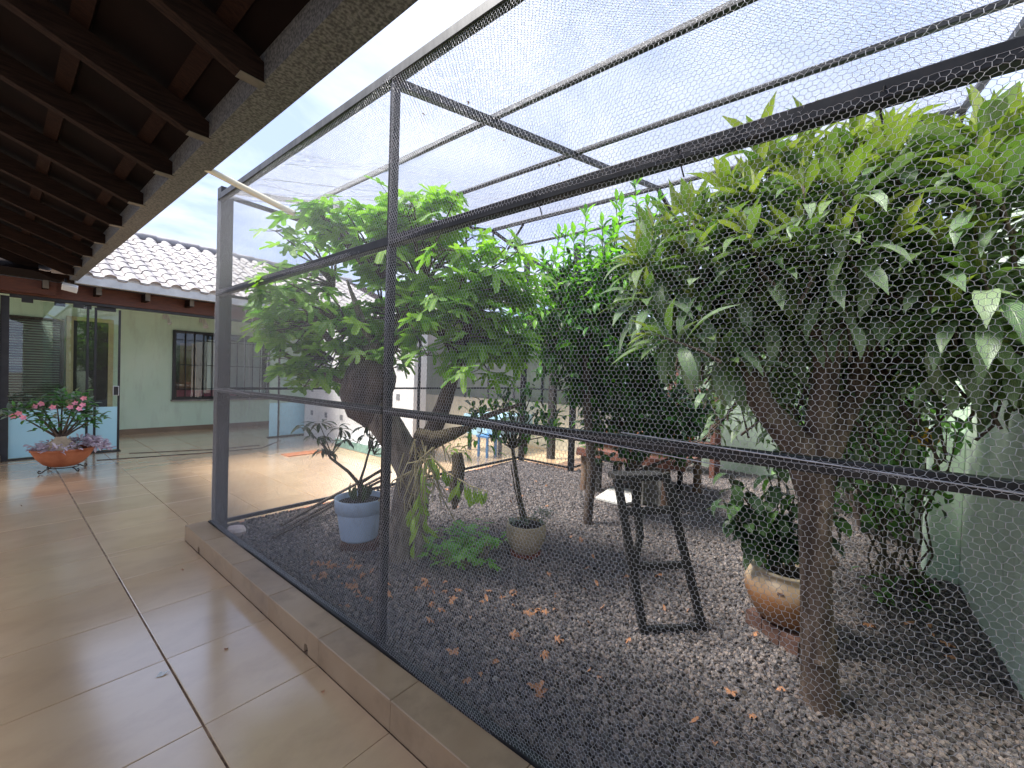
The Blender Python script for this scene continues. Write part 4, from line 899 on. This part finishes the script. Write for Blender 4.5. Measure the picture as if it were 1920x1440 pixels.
for i, (y, z, c_, lab) in enumerate(((1.75, 1.14, 'terracotta', 'small terracotta pot on the upper part of the red shelf frame'), (2.05, 1.14, 'white_slab', 'small white pot on the red shelf frame'), (1.95, .59, 'terracotta', 'terracotta pot on the lowest red shelf'))):
    o = thing('flower_pot', lab, 'pot', (7.15, y, z), 'pots on the red shelf frame'); MB().lathe([(0, 0), (.06, 0), (.085, .13), (.095, .13), (.095, .16), (.083, .16), (.075, .12), (0, .12)], (7.15, y, z + .001), 18).build('pot', c_, o)
# blue cloth table and chair on the patio behind the cage
bt = thing('patio_table', 'patio table under a pale blue cloth beyond the cage side', 'table', (6.6, 5.6, 0))
MB().box((6.2, 5.2, .72), (7.2, 6.2, .75)).build('tabletop', 'log_wood', bt, .004)
for x, y in ((6.28, 5.28), (7.12, 5.28), (6.28, 6.12), (7.12, 6.12)): MB().box((x - .03, y - .03, 0), (x + .03, y + .03, .72)).build('leg', 'black_wood', bt)
c_ = MB(); nn = 40; ring0 = []; ring1 = []
for k in range(nn):
    t = 2 * math.pi * k / nn; cx_, sy_ = math.cos(t), math.sin(t); s_ = 1 / max(abs(cx_), abs(sy_)); ring0.append((6.7 + cx_ * s_ * .515, 5.7 + sy_ * s_ * .515, .756)); w_ = 1 + .04 * math.sin(k * 2.1); ring1.append((6.7 + cx_ * s_ * .55 * w_, 5.7 + sy_ * s_ * .55 * w_, .36 + .02 * math.sin(k * 1.3)))
c_.add(ring0 + ring1, [tuple(range(nn))] + [(k, nn + k, nn + (k + 1) % nn, (k + 1) % nn) for k in range(nn)]); tc_ = thing('tablecloth', 'pale blue cloth hanging over the patio table', 'tablecloth', (6.7, 5.7, .75)); c_.build('cloth', 'cloth_blue', tc_)
bc = thing('blue_stool', 'small bright blue plastic stool on the patio tiles', 'stool', (6.0, 5.35, 0))
MB().box((5.82, 5.2, .38), (6.14, 5.5, .42), .008).build('seat', 'blue_plain', bc)
for x, y in ((5.86, 5.24), (6.1, 5.24), (5.86, 5.46), (6.1, 5.46)): MB().bar((x, y, 0), (x, y, .38), .018).build('leg', 'blue_plain', bc)
# sticks, stone
for k, (a, b, lab) in enumerate((((1.52, 3.80, .10), (3.1, 4.42, .25), 'dark thin pole lying on the gravel, the lowest of three by the side netting'), ((1.60, 3.86, .12), (3.15, 4.44, .30), 'dark thin pole lying on the gravel, the middle of three by the side netting'), ((1.66, 3.98, .13), (3.0, 4.45, .33), 'dark thin pole lying on the gravel, the topmost of three by the side netting'))):
    o = thing('pole', lab, 'pole', a, 'dark poles by the side netting'); a, b = Vector(a), Vector(b); MB().tube([a, a.lerp(b, .4) + Vector((0, 0, .01)), b], .016, 8).build('pole', 'bark_dark', o)
sn = thing('corner_stone', 'pinkish white stone by the foot of the corner post', 'stone', (1.36, 4.22, .08))
m_ = MB(); 
for r_, z in (): pass
pts = [(.0, -.02), (.075, -.01), (.085, .025), (.06, .05), (.0, .058)]
m_.lathe(pts, (1.37, 4.22, .075), 9, 1, 1.25, smooth=False); m_.v = [(x + random.uniform(-.012, .012), y + random.uniform(-.012, .012), z) for x, y, z in m_.v]; m_.build('stone', 'pink_stone', sn)

# ================================================================== TREES
def blob(c, r, n, inner=.35): 
    out = []
    for _ in range(n):
        v = ball(); v = v.normalized() * (inner + (1 - inner) * random.random() ** .6); out.append((Vector(c) + Vector((v.x * r, v.y * r, v.z * r)), v))
    return out
# fig
fg = thing('fig_tree', 'broad fig tree with lobed leaves and a knotted pale trunk', 'tree', (2.02, 2.74, .06))
MB().tube([(2.03, 2.72, .0), (2.03, 2.72, .12), (2.03, 2.70, .40), (2.06, 2.66, .75), (2.03, 2.72, .95), (1.96, 2.80, 1.12), (1.90, 2.90, 1.25), (1.88, 2.93, 1.42), (1.92, 2.90, 1.58), (1.90, 2.95, 1.72), (1.86, 3.05, 1.95), (1.8, 3.2, 2.3)], [.15, .115, .095, .10, .115, .125, .12, .12, .11, .08, .035, .008], 14, wob=.10).build('trunk', 'bark_pale', fg)
MB().tube([(2.10, 2.62, .02), (2.11, 2.58, .3), (2.10, 2.56, .6), (2.06, 2.63, .85)], [.07, .06, .065, .06], 10, wob=.12).build('trunk', 'bark_pale', fg)
limbs = [[(2.06, 2.64, .85), (2.13, 2.50, 1.05), (2.18, 2.42, 1.3), (2.22, 2.36, 1.55), (2.2, 2.2, 1.9), (2.15, 2.1, 2.3)], [(2.10, 2.56, .95), (2.24, 2.28, 1.12), (2.34, 2.10, 1.25), (2.5, 1.9, 1.35)], [(1.90, 2.92, 1.55), (2.02, 2.75, 1.85), (2.1, 2.6, 2.2), (2.1, 2.5, 2.5)],
         [(1.9, 2.95, 1.5), (1.75, 3.25, 1.75), (1.65, 3.5, 2.0), (1.6, 3.7, 2.3)], [(1.86, 2.95, 1.4), (1.7, 3.2, 1.5), (1.58, 3.5, 1.6), (1.5, 3.8, 1.75)], [(2.13, 2.5, 1.1), (2.16, 2.46, 1.22), (2.21, 2.40, 1.42), (2.24, 2.36, 1.62)]]
rad = [[.085, .07, .06, .05, .035, .02], [.036, .03, .022, .012], [.05, .035, .025, .015], [.04, .03, .02, .012], [.032, .022, .016, .01], [.06, .05, .04, .025]]
MB().tube([(1.90, 2.88, 1.16), (1.87, 2.93, 1.26), (1.86, 2.96, 1.38), (1.875, 2.94, 1.50), (1.91, 2.90, 1.60), (1.95, 2.86, 1.68)], [.10, .165, .20, .205, .16, .07], 14, wob=.16).build('burl', 'bark_dark', fg)
for p, r_ in zip(limbs, rad): MB().tube(p, r_, 9, wob=.12).build('limb', 'bark_dark', fg)
FB = [(1.62, 3.62, 2.50, .40), (1.88, 2.98, 2.58, .40), (2.07, 2.45, 2.46, .42), (2.25, 2.05, 2.11, .35), (1.72, 3.42, 1.95, .50), (1.98, 2.72, 2.05, .52), (2.17, 2.15, 1.80, .36), (1.58, 3.86, 2.0, .30), (1.61, 3.60, 1.58, .22), (2.33, 1.95, 2.32, .24), (1.74, 3.16, 2.70, .24), (1.93, 2.75, 2.76, .22), (2.03, 2.48, 2.72, .2), (1.96, 3.01, 1.68, .26), (2.3, 2.9, 2.2, .5), (2.2, 3.4, 2.2, .45), (2.5, 2.3, 2.1, .4), (1.95, 3.6, 1.8, .4), (2.45, 2.05, 1.72, .22)]
fm = [proto('fig_blade', figleaf(.35, .16, 1), 'fig_leaf'), proto('fig_blade', figleaf(.7, .1, 2), 'fig_leaf'), proto('fig_blade', figleaf(.5, .25, 3), 'fig_leaf'), proto('fig_blade', figleaf(.3, .3, 4), 'fig_young'), proto('fig_blade', figleaf(.9, .2, 5), 'fig_leaf')]
it = []; tw = MB()
for c in FB:
    r_ = c[3]; cv = Vector(c[:3])
    for k in range(int(6 + r_ * 24)):
        tip = cv + ball() * r_; tip.x = max(tip.x, 1.38); root_ = cv + (Vector((2.0, 2.75, 1.8)) - cv) * .35
        tw.tube([root_, (root_ + tip) / 2 + Vector((0, 0, .05)), tip], [.011, .008, .004], 5, cap=False)
        up_ = (tip.z - 1.5) / 1.3
        for q in range(random.randint(5, 8)):
            t = random.uniform(0, 6.28); pet = Vector((math.cos(t), math.sin(t), random.uniform(-.2, .7))).normalized(); base = tip + pet * random.uniform(.05, .11)
            base.x = max(base.x, 1.36)
            tw.tube([tip, base], [.0032, .002], 4, cap=False)
            d = Vector((pet.x, pet.y, random.uniform(-.55, .22))); nrm = Vector((random.gauss(0, .3), random.gauss(0, .3), 1))
            s_ = random.uniform(.10, .185); young = up_ > .75 and random.random() < .45 or random.random() < .05
            it.append((fm[3] if young else random.choice((fm[0], fm[1], fm[2], fm[4])), frame(base, d, nrm, s_), -.15 if base.x > 2.3 else .15))
tw.build('twigs', 'bark_twig', fg); leaves(fg, it, 300)

# orchid clump hanging on the fig trunk, and fig seedlings at its foot
oc = thing('hanging_orchid', 'clump of pale rooted orchids hanging from the fig trunk', 'plant', (2.0, 2.3, 1.0))
m_ = MB()
for k in range(34):
    a = Vector((1.98, 2.36, 1.02)) + rv(.07); b = a + Vector((random.gauss(0, .12), random.gauss(0, .12), random.uniform(-.5, .05))); m_.tube([a, (a + b) / 2 + rv(.04), b, b + Vector((random.gauss(0, .03), random.gauss(0, .03), -random.uniform(.02, .12)))], [.006, .005, .004, .003], 5)
m_.build('roots', 'root_pale', oc)
m_ = MB(); m_.tube([(2.07, 2.13, 1.0), (2.07, 2.12, .9), (2.06, 2.12, .75), (2.05, 2.13, .6)], [.035, .055, .05, .012], 10, wob=.3); m_.build('root_ball', 'moss_root', oc)
m_ = MB(); m_.tube([(1.93, 2.42, 1.12), (2.0, 2.32, 1.08), (2.08, 2.2, 1.12), (2.14, 2.1, 1.18)], [.05, .06, .045, .02], 9, wob=.25); m_.build('root_ball', 'moss_root', oc)
om = [proto('orchid_blade', blade(1, .17, 6, .9, .2, 'lance'), 'orchid_leaf'), proto('orchid_blade', blade(1, .2, 6, .5, .2, 'lance'), 'orchid_leaf'), proto('orchid_blade', blade(1, .13, 6, 1.2, .2, 'lance'), 'fresh_leaf')]; it = []
for k in range(16): it.append((om[k % 3], frame(Vector((2.07, 2.13, 1.02)) + rv(.03), (random.gauss(0, 1), random.gauss(0, 1), random.uniform(.1, 1)), (0, 0, 1), random.uniform(.10, .17))))
cane = [(1.95, 2.3, .98), (2.0, 2.15, .86), (2.06, 1.98, .79), (2.10, 1.86, .77)]
MB().tube(cane, [.006, .006, .005, .003], 6).tube([(1.93, 2.3, .95), (1.90, 2.27, .75), (1.88, 2.26, .5)], [.006, .005, .003], 6).build('cane', 'root_pale', oc)
for k in range(22):
    t = k / 21; i = min(int(t * 3), 2); q = Vector(cane[i]).lerp(Vector(cane[i + 1]), t * 3 - i); it.append((om[k % 2], frame(q, (random.gauss(0, .35), random.gauss(0, .35), -1), (-1, -.8, .2), random.uniform(.13, .20))))
for k in range(26):
    q = Vector((1.9, 2.28, .95)).lerp(Vector((1.86, 2.27, .42)), k / 25); it.append((om[k % 2], frame(q + rv(.02), (random.gauss(0, .5), random.gauss(0, .5), -1), (-1, -.6, .4), random.uniform(.13, .20))))
leaves(oc, it, 80)
sdl = [proto('seedling_blade', figleaf(.3, .1, 8), 'fresh_leaf'), proto('seedling_blade', figleaf(.6, .1, 9), 'fresh_leaf')]
for (x, y, n_, lab) in ((2.30, 2.33, 70, 'fresh green fig seedlings growing from the gravel beside the fig trunk'), (2.55, 2.42, 44, 'small green seedlings behind the cream woven pot')):
    o = thing('seedling', lab, 'plant', (x, y, .07), 'green seedlings under the fig'); it = []; tw = MB()
    for k in range(n_):
        p = Vector((x + random.gauss(0, .11), y + random.gauss(0, .13), GZ + random.uniform(.04, .22))); tw.tube([(x + (p.x - x) * .6, y + (p.y - y) * .6, .06), p], [.004, .002], 5); it.append((random.choice(sdl), frame(p, (random.gauss(0, 1), random.gauss(0, 1), -.1), (0, 0, 1), random.uniform(.06, .11))))
    tw.build('stem', 'root_pale', o); leaves(o, it, 80)

# citrus trees in the middle of the bed
def citrus(name, label, base, blobs, shoots, mats, n_per, nobj, trunk, smin, smax):
    o = thing(name, label, 'tree', base, 'citrus trees in the cage'); 
    for p, r_ in trunk: MB().tube(p, r_, 9, wob=.1).build('trunk' if p is trunk[0][0] else 'limb', 'bark_dark', o)
    it = []; tw = MB()
    for c in blobs:
        cv = Vector(c[:3]); n_ = int(n_per * (c[3] / .4) ** 2) + 30
        for _ in range(n_ // 9):
            tip = cv + ball() * c[3]; a = cv + (tip - cv) * .2; tw.tube([a, tip], [.006, .003], 4, cap=False)
            for k in range(9):
                q = a.lerp(tip, random.uniform(.3, 1.05)); hi = (q.z - 2.0) / 1.2
                d = rv() + (tip - a).normalized() * .8 + Vector((0, 0, -.2)); me = mats[1] if random.random() < .1 + max(0, hi) * .75 else random.choice(mats[2:] + mats[:1])
                it.append((me, frame(q + rv(.02), d, rv(.45) + Vector((0, 0, 1)), random.uniform(smin, smax))))
    for s_ in shoots:
        tip = Vector(s_); a = tip - Vector((random.uniform(-.12, .12), random.uniform(-.12, .12), random.uniform(.5, .75))); tw.tube([a, (a + tip) / 2 + rv(.015), tip], [.008, .006, .003], 5)
        for k in range(26):
            q = a.lerp(tip, k / 25); t = k * 2.4; d = Vector((math.cos(t), math.sin(t), random.uniform(.2, 1.2) if k < 22 else 2)); it.append((mats[1] if random.random() < .8 else mats[0], frame(q, d, (math.cos(t) * -.3, math.sin(t) * -.3, 1), random.uniform(smin, smax) * 1.12)))
    tw.build('twigs', 'bark_twig', o); leaves(o, it, nobj); return o
cy_ = proto('citrus_blade', blade(1, .34, 5, .35, .22, 'lance'), 'citrus_young'); cg_ = proto('citrus_blade', blade(1, .36, 5, .5, .18), 'citrus_leaf'); cd_ = proto('citrus_blade', blade(1, .4, 5, .6, .12, twist=.3), 'dark_leaf')
citrus('citrus_tree', 'taller citrus tree with bright upright shoots between the fig and the loquat', (3.8, 2.0, .06),
       [(3.61, 2.24, 2.50, .36), (3.72, 1.80, 2.62, .34), (3.78, 2.02, 2.30, .50), (3.88, 1.64, 2.42, .38), (3.7, 2.27, 1.94, .46), (3.41, 2.48, 2.13, .30), (3.95, 1.8, 1.94, .46), (4.0, 2.1, 1.55, .35)],
       [(3.72, 1.78, 2.98), (3.85, 1.64, 3.45), (3.75, 1.92, 3.08), (3.61, 2.25, 3.02), (3.65, 2.05, 3.20), (3.57, 2.3, 3.0), (3.93, 1.54, 3.22), (3.47, 2.42, 2.8), (3.77, 1.73, 3.22), (3.55, 2.12, 2.95), (3.8, 1.8, 3.3), (3.98, 1.6, 3.0), (3.5, 2.3, 2.75), (4.0, 1.45, 3.3)],
       [cg_, cy_, cg_, cd_], 520, 300, [([(3.8, 2.0, .05), (3.82, 1.98, .6), (3.78, 2.03, 1.2), (3.75, 2.05, 1.8), (3.75, 2.0, 2.4)], [.05, .045, .04, .035, .02])], .085, .14)
citrus('citrus_tree', 'lower dark leaved citrus tree in front of the rough wooden table', (4.46, 1.74, .06),
       [(4.02, 2.18, 1.45, .36), (4.31, 1.82, 1.40, .48), (4.55, 1.42, 1.28, .42), (4.09, 2.07, 1.10, .22), (4.45, 1.5, 1.05, .24), (3.98, 2.28, 1.73, .30), (4.4, 1.6, 1.8, .36), (4.75, 1.2, 1.2, .25), (4.3, 1.78, .92, .26), (4.58, 1.36, .90, .24), (4.12, 2.06, .84, .18)], [],
       [cd_, cg_, cd_, cg_], 560, 290, [([(4.40, 1.74, .05), (4.40, 1.72, .4), (4.36, 1.78, .62), (4.34, 1.84, .8), (4.25, 1.9, 1.2)], [.05, .045, .042, .03, .02]), ([(4.37, 1.76, .58), (4.42, 1.66, .75), (4.46, 1.55, 1.1)], [.035, .025, .015]), ([(4.40, 1.72, .55), (4.5, 1.55, .66), (4.58, 1.4, .75)], [.03, .02, .01])], .08, .13)

# loquat
lq = thing('loquat_tree', 'large loquat tree with long ribbed leaves near the right wall', 'tree', (2.43, .04, .06))
MB().tube([(2.43, .03, .03), (2.43, .03, .11), (2.42, .05, .3), (2.40, .07, .6), (2.40, .08, .9), (2.415, .085, 1.15), (2.45, .085, 1.36), (2.50, .07, 1.64), (2.60, .03, 1.99), (2.68, -.05, 2.31)], [.088, .078, .070, .066, .064, .068, .058, .05, .04, .022], 16, wob=.11).build('trunk', 'bark_brown', lq)
kn = MB()
for z, t in ((.28, 3.4), (.52, 2.2), (.74, 4.0), (.98, 3.1), (1.18, 2.5), (.4, 4.6)):
    c = Vector((2.405 + .015 * math.sin(z * 3), .06, z)); d = Vector((math.cos(t), math.sin(t), .25)); kn.tube([c + d * .045, c + d * .07, c + d * .078], [.034, .024, .008], 9, wob=.15)
kn.build('trunk_knots', 'bark_brown', lq)
for p, r_ in ((((2.41, .09, 1.05), (2.39, .16, 1.26), (2.35, .29, 1.43), (2.32, .45, 1.68), (2.24, .57, 1.92), (2.15, .62, 2.15)), (.078, .072, .06, .05, .035, .02)), (((2.43, .08, 1.15), (2.58, .02, 1.35), (2.72, -.04, 1.51), (3.02, -.25, 1.75), (3.14, -.5, 1.94)), (.065, .055, .05, .04, .025)), (((2.5, .07, 1.62), (2.45, .15, 1.9), (2.4, .2, 2.2)), (.04, .03, .015)), (((2.72, -.04, 1.51), (2.8, -.1, 1.9), (2.75, -.25, 2.3)), (.04, .035, .02)), (((2.35, .29, 1.43), (2.45, .4, 1.8), (2.3, .45, 2.2)), (.04, .03, .015))):
    MB().tube(p, r_, 9, wob=.09).build('limb', 'bark_brown', lq)
lm = {}
for kind, mt in (('old', 'loquat_old'), ('mid', 'loquat_mid'), ('young', 'loquat_young')):
    lm[kind] = [proto('loquat_blade', blade(1, .23, 8, b_, .16, 'lance', tw_, .05), mt) for b_, tw_ in ((.25, .1), (.55, -.3), (1.0, .3))] if kind != 'young' else [proto('loquat_blade', blade(1, .19, 8, b_, .26, 'lance', tw_, .06), mt) for b_, tw_ in ((.1, .1), (.3, -.2), (.6, .2))]
it = []; tw = MB()
def rosette(c, axis, n_, s_, young=.5, w=0):
    c = Vector(c); ax = Vector(axis).normalized(); a_ = ax.cross(Vector((.3, .5, .11))).normalized(); b_ = ax.cross(a_)
    c0 = c - ax * .10
    for k in range(n_):
        t = k * 2.4 + random.uniform(-.3, .3); f_ = k / max(n_ - 1, 1)         # 0 lowest leaf .. 1 youngest
        el = -.30 + 1.75 * f_ ** .85 + random.uniform(-.18, .18)
        d = (a_ * math.cos(t) + b_ * math.sin(t)) * math.cos(el) + ax * math.sin(el)
        kind = 'young' if f_ > 1 - young else ('mid' if f_ > .55 - young * .5 else 'old')
        L_ = s_ * random.uniform(.82, 1.12) * (1 - .42 * max(0, f_ - .6) / .4)
        base = c0 + ax * (.11 * f_)
        if (base + d * L_).x < 1.33: d.x = max(d.x, (1.34 - base.x) / L_)
        it.append((random.choice(lm[kind]), frame(base, d, ax * .6 + Vector((0, 0, 1)) - (a_ * math.cos(t) + b_ * math.sin(t)) * .2, L_), w))
    r0 = c0 - ax * .14 + rv(.02)
    tw.tube([r0, c0 - ax * .08, c + ax * .03], [.008, .007, .005], 5)
front = [(1.78, .61, 1.74), (1.87, .71, 1.93), (2.04, .67, 2.05), (2.12, .73, 2.24), (2.1, .52, 2.22), (2.2, .48, 2.46), (2.21, .63, 2.40), (2.16, .36, 2.41), (2.34, .31, 2.60), (2.18, .18, 2.38), (2.38, .1, 2.58), (2.17, .03, 2.34), (2.61, -.03, 2.72), (2.41, -.11, 2.48), (2.62, -.2, 2.64), (2.47, -.26, 2.44), (2.76, -.37, 2.62), (2.42, -.38, 2.58), (2.30, -.40, 2.34), (2.27, -.36, 2.12), (2.22, -.38, 1.95), (2.53, -.26, 2.15), (2.33, -.09, 2.2), (2.36, .11, 2.18), (2.23, .27, 2.12), (2.23, .43, 2.08), (2.55, -.3, 2.0), (2.50, .14, 2.05), (2.60, -.06, 2.05), (2.6, -.34, 2.0), (2.25, .5, 1.99), (2.75, -.42, 1.9),
         (1.95, .78, 2.12), (2.0, .80, 1.98), (2.15, .80, 2.3), (2.05, .6, 2.32), (2.3, .75, 2.45), (1.98, .55, 2.1), (2.05, .35, 2.2), (2.1, .6, 1.85), (2.0, .55, 1.92), (2.1, .42, 2.02), (2.12, .30, 2.1), (2.1, .16, 2.16), (2.12, .02, 2.12), (2.2, -.12, 2.12), (2.25, -.25, 2.08), (2.3, .08, 2.0), (2.35, -.08, 1.95), (2.3, .3, 1.95), (2.35, -.3, 1.85), (2.5, -.4, 1.75), (2.45, .2, 1.85), (2.3, .4, 2.52), (2.5, .0, 2.68), (2.55, .2, 2.62), (2.7, .1, 2.7), (2.45, .45, 2.5), (2.9, -.3, 2.7), (2.8, -.1, 2.72)]
front += [(2.3, -.42, 1.78), (2.45, -.5, 1.72), (2.6, -.5, 1.68), (2.2, -.40, 2.25), (2.35, -.42, 2.42), (2.5, -.47, 2.55), (2.6, -.45, 2.62), (2.05, .62, 1.78), (2.12, .5, 1.75), (2.2, .42, 1.82)]
front += [(max(1.6, x + random.gauss(.06, .09)), y + random.gauss(0, .10), z + random.gauss(-.03, .08)) for x, y, z in front[8:]]
front = [(x, y, min(z, 1.55 + (x * .78 + y * .62) * .66)) for x, y, z in front]
for i, p in enumerate(front):
    ax = Vector((random.gauss(-.15, .3), random.gauss(.05, .3), 1)) if p[2] > 2.15 else Vector((-.5 + random.gauss(0, .3), .2 + random.gauss(0, .3), .55))
    if i == 0: ax = Vector((-.5, .6, .25))
    hi = (p[2] - 1.9) / .7
    rosette(p, ax, 19, random.uniform(.215, .28), .14 + .4 * max(0, min(1, hi)), .3)
for c in ((2.35, .36, 2.25, .26), (2.6, .1, 2.3, .38), (2.75, -.25, 2.3, .36), (2.85, .2, 2.2, .45), (3.0, -.25, 2.15, .42), (3.1, .3, 2.1, .5), (3.4, -.05, 1.95, .45), (2.6, .5, 2.05, .35), (3.6, -.4, 2.0, .35), (2.9, -.1, 1.75, .3), (3.3, .35, 1.75, .35), (3.3, -.2, 1.55, .3), (3.0, .6, 2.0, .4), (3.7, .2, 1.9, .5), (3.9, -.2, 1.7, .4), (2.78, .25, 1.85, .32), (3.1, .12, 1.6, .34), (2.9, -.35, 1.7, .26), (3.5, .55, 1.6, .42), (2.62, -.50, 1.82, .16), (3.4, .0, 1.3, .3)):
    for k in range(int(9 + c[3] * 20)):
        p = Vector(c[:3]) + ball() * c[3]; p.y = max(p.y, -.62)
        hi = (p.z - 2.2) / .5; rosette(p, (random.gauss(0, .45), random.gauss(0, .45), .8), 9, random.uniform(.17, .23), .1 if hi < .3 else .4, -.3)
tw.build('twigs', 'bark_dark', lq); leaves(lq, it, 300)

# climbers and weeds along the right wall
vn = thing('climbing_vine', 'tangled green climber hanging at the wall pilaster behind the loquat', 'vine', (4.3, -.45, .08))
VB = [(4.25, -.45, 1.30, .28), (4.15, -.25, 1.15, .26), (4.2, -.40, .88, .25), (4.0, -.1, .85, .3), (4.35, -.4, 1.55, .25), (3.9, .1, 1.15, .3), (4.3, -.3, .6, .18), (4.6, .1, 1.2, .45), (4.8, -.1, 1.6, .45), (4.4, .2, 1.6, .4)]
tw = MB(); it = []
for k in range(16):
    a = Vector((4.30 + random.uniform(-.3, .1), -.52 + random.uniform(0, .35), .07)); p = [a]
    for q in range(5): p.append(p[-1] + Vector((random.gauss(0, .07), random.gauss(0, .06), random.uniform(.16, .32))))
    for q in p: q.y = max(q.y, -.70)
    tw.tube(p, [.009, .008, .007, .006, .005, .003], 5)
tw.build('stems', 'bark_twig', vn)
vl = [proto('vine_blade', blade(1, .55, 5, .6, .12), 'vine_leaf'), proto('vine_blade', blade(1, .5, 5, .8, .12), 'dark_leaf'), proto('vine_blade', blade(1, .36, 5, .7, .1, 'lance'), 'vine_leaf')]
for c in VB:
    for k in range(int(20 + c[3] * 130)):
        p = Vector(c[:3]) + ball() * c[3]; p.y = max(p.y, -.70); it.append((vl[1] if c[0] > 4.38 else random.choice(vl), frame(p, rv() + Vector((-.3, .1, -.5)), rv(.4) + Vector((-.4, .2, .8)), random.uniform(.06, .14))))
leaves(vn, it, 160)
yl = blade(1, .95, 6, .3, .12); yp = proto('yellow_blade', yl, 'fig_leaf'); yp.materials.clear(); yp.materials.append(MATS['yellow_leaf'])
o = inst('yellow_leaf', yp, frame((3.97, -.43, 1.30), (.1, -.2, -1), (-1, .35, .25), .16)); tag(o, 'large yellow leaf hanging in the climber by the right wall', 'leaf')
for (x, y, n_, lab) in ((4.12, -.52, 22, 'low weed with green leaves at the foot of the right wall'), (3.75, -.30, 16, 'small weed in the gravel between the loquat and the wall')):
    o = thing('weed', lab, 'plant', (x, y, .07), 'weeds by the right wall'); it = []; tw = MB()
    for k in range(n_):
        p = Vector((x + random.gauss(0, .10), y + abs(random.gauss(0, .08)), GZ + random.uniform(.03, .2))); tw.tube([(x, y, .06), p], [.004, .002], 4); it.append((vl[0], frame(p, (random.gauss(0, 1), random.gauss(0, 1), -.2), (0, 0, 1), random.uniform(.05, .1))))
    tw.build('stem', 'bark_twig', o); leaves(o, it, 40)
# shrubs that close the view behind the loquat
for (x, y, z, r_, lab) in ((6.6, .2, 1.1, .85, 'dark leafy shrub against the boundary wall behind the loquat'), (5.6, -.2, 1.3, .75, 'dark leafy shrub beside the right wall behind the climber')):
    o = thing('shrub', lab, 'shrub', (x, y, .06), 'dark shrubs along the wall'); it = []; tw = MB()
    for k in range(10): tw.tube([(x, y, .05), (x + random.gauss(0, .2), y + random.gauss(0, .15), .6), (x + random.gauss(0, .4), max(y + random.gauss(0, .3), -.5), z + random.uniform(-.2, .5))], [.02, .014, .006], 5)
    tw.build('stem', 'bark_dark', o)
    for k in range(900):
        v = ball(); p = Vector((x, y, z)) + Vector((v.x, v.y * .8, v.z * 1.1)) * r_; p.y = max(p.y, -.55); p.z = max(p.z, .15); it.append((random.choice(vl[:2]), frame(p, rv() + Vector((0, 0, -.4)), rv(.4) + Vector((0, 0, 1)), random.uniform(.09, .16))))
    leaves(o, it, 60)

# fallen leaves on the gravel
dm = []
for s_ in range(4):
    d_ = figleaf(.9 + .5 * s_, .5, 20 + s_); r_ = random.Random(s_)
    v_ = d_[0].copy(); v_[:, 2] += np.array([r_.uniform(-.22, .30) for _ in v_]); me = proto('dry_blade', (v_, d_[1], d_[2]), 'fig_leaf'); me.materials.clear(); me.materials.append(MATS['dry_leaf']); dm.append(me)
me = proto('dry_blade', blade(1, .4, 5, -.9, .5), 'fig_leaf'); me.materials.clear(); me.materials.append(MATS['dry_leaf']); dm.append(me); dm.append(dl2)
spots = [(1.55, 2.95, .10, 15), (1.66, 2.78, .09, 15), (1.52, 2.5, .10, 8), (1.62, 2.36, .06, 7), (1.85, 2.25, .05, 5), (1.98, 2.05, .06, 6), (1.75, 1.95, .05, 5), (2.1, 1.75, .10, 5), (2.15, 1.45, .05, 5), (2.25, 1.6, .1, 4), (2.5, 1.6, .2, 4), (1.9, 1.5, .2, 5), (2.3, 1.1, .3, 4), (3.2, 1.4, .5, 8), (1.9, .9, .3, 6), (2.2, .3, .25, 5), (1.9, .2, .25, 4), (3.0, .9, .3, 4), (3.9, 2.8, .6, 8), (4.5, 3.6, .6, 6), (2.7, 2.6, .3, 6), (3.4, -.1, .4, 8), (3.5, -.64, .12, 5), (1.45, 1.35, .1, 5)]
where = ['in the drift beside the kerb under the fig', 'in the thick drift before the blue pot', 'in the small pile beside the base rail', 'in the clump left of the middle post', 'beside the middle post under the fig', 'in the clump right of the middle post', 'near the foot of the middle post', 'on open gravel before the fig trunk', 'in the loose clump at the centre of the bed', 'near the cream woven pot', 'on open gravel before the cream pot', 'on the gravel left of the step ladder', 'on the gravel behind the step ladder feet', 'on the gravel between ladder and glazed pot', 'on the near gravel before the step ladder', 'at the foot of the loquat trunk', 'on the near gravel by the loquat', 'before the glazed brown pot', 'on the far gravel behind the cream pot', 'on the far gravel by the side netting', 'beside the fig seedlings', 'on the gravel behind the loquat', 'along the foot of the right wall', 'by the base rail at the near post']
for (x, y, s_, n_), place in zip(spots, where):
    for k in range(n_):
        px, py = random.gauss(x, s_), random.gauss(y, s_)
        if px < 1.30 or py < -.7 or py > 4.4: continue
        big = random.random() < .45; me = random.choice(dm[:4]) if big else random.choice(dm[4:])
        sz = random.uniform(.035, .065) if big else random.uniform(.03, .06)
        o = inst('dry_leaf', me, frame((px, py, gz(px, py) + .020), (random.gauss(0, 1), random.gauss(0, 1), random.uniform(-.15, .3)), (random.gauss(0, .3), random.gauss(0, .3), 1), sz)); tag(o, ('lobed' if big else 'narrow') + ' curled brown dry leaf ' + place, 'leaf', 'dry leaves fallen on the gravel')
for k in range(14):
    x, y = random.uniform(1.5, 4.2), random.uniform(.2, 4.0)
    o = inst('dry_leaf', dl2, frame((x, y, roofz(x) + .03), (random.gauss(0, 1), random.gauss(0, 1), .1), (0, 0, 1), random.uniform(.018, .032))); tag(o, 'dry leaf scrap caught on the roof netting', 'leaf', 'leaf scraps on the roof netting')

for me in list(bpy.data.meshes):
    if me.users == 0: bpy.data.meshes.remove(me)
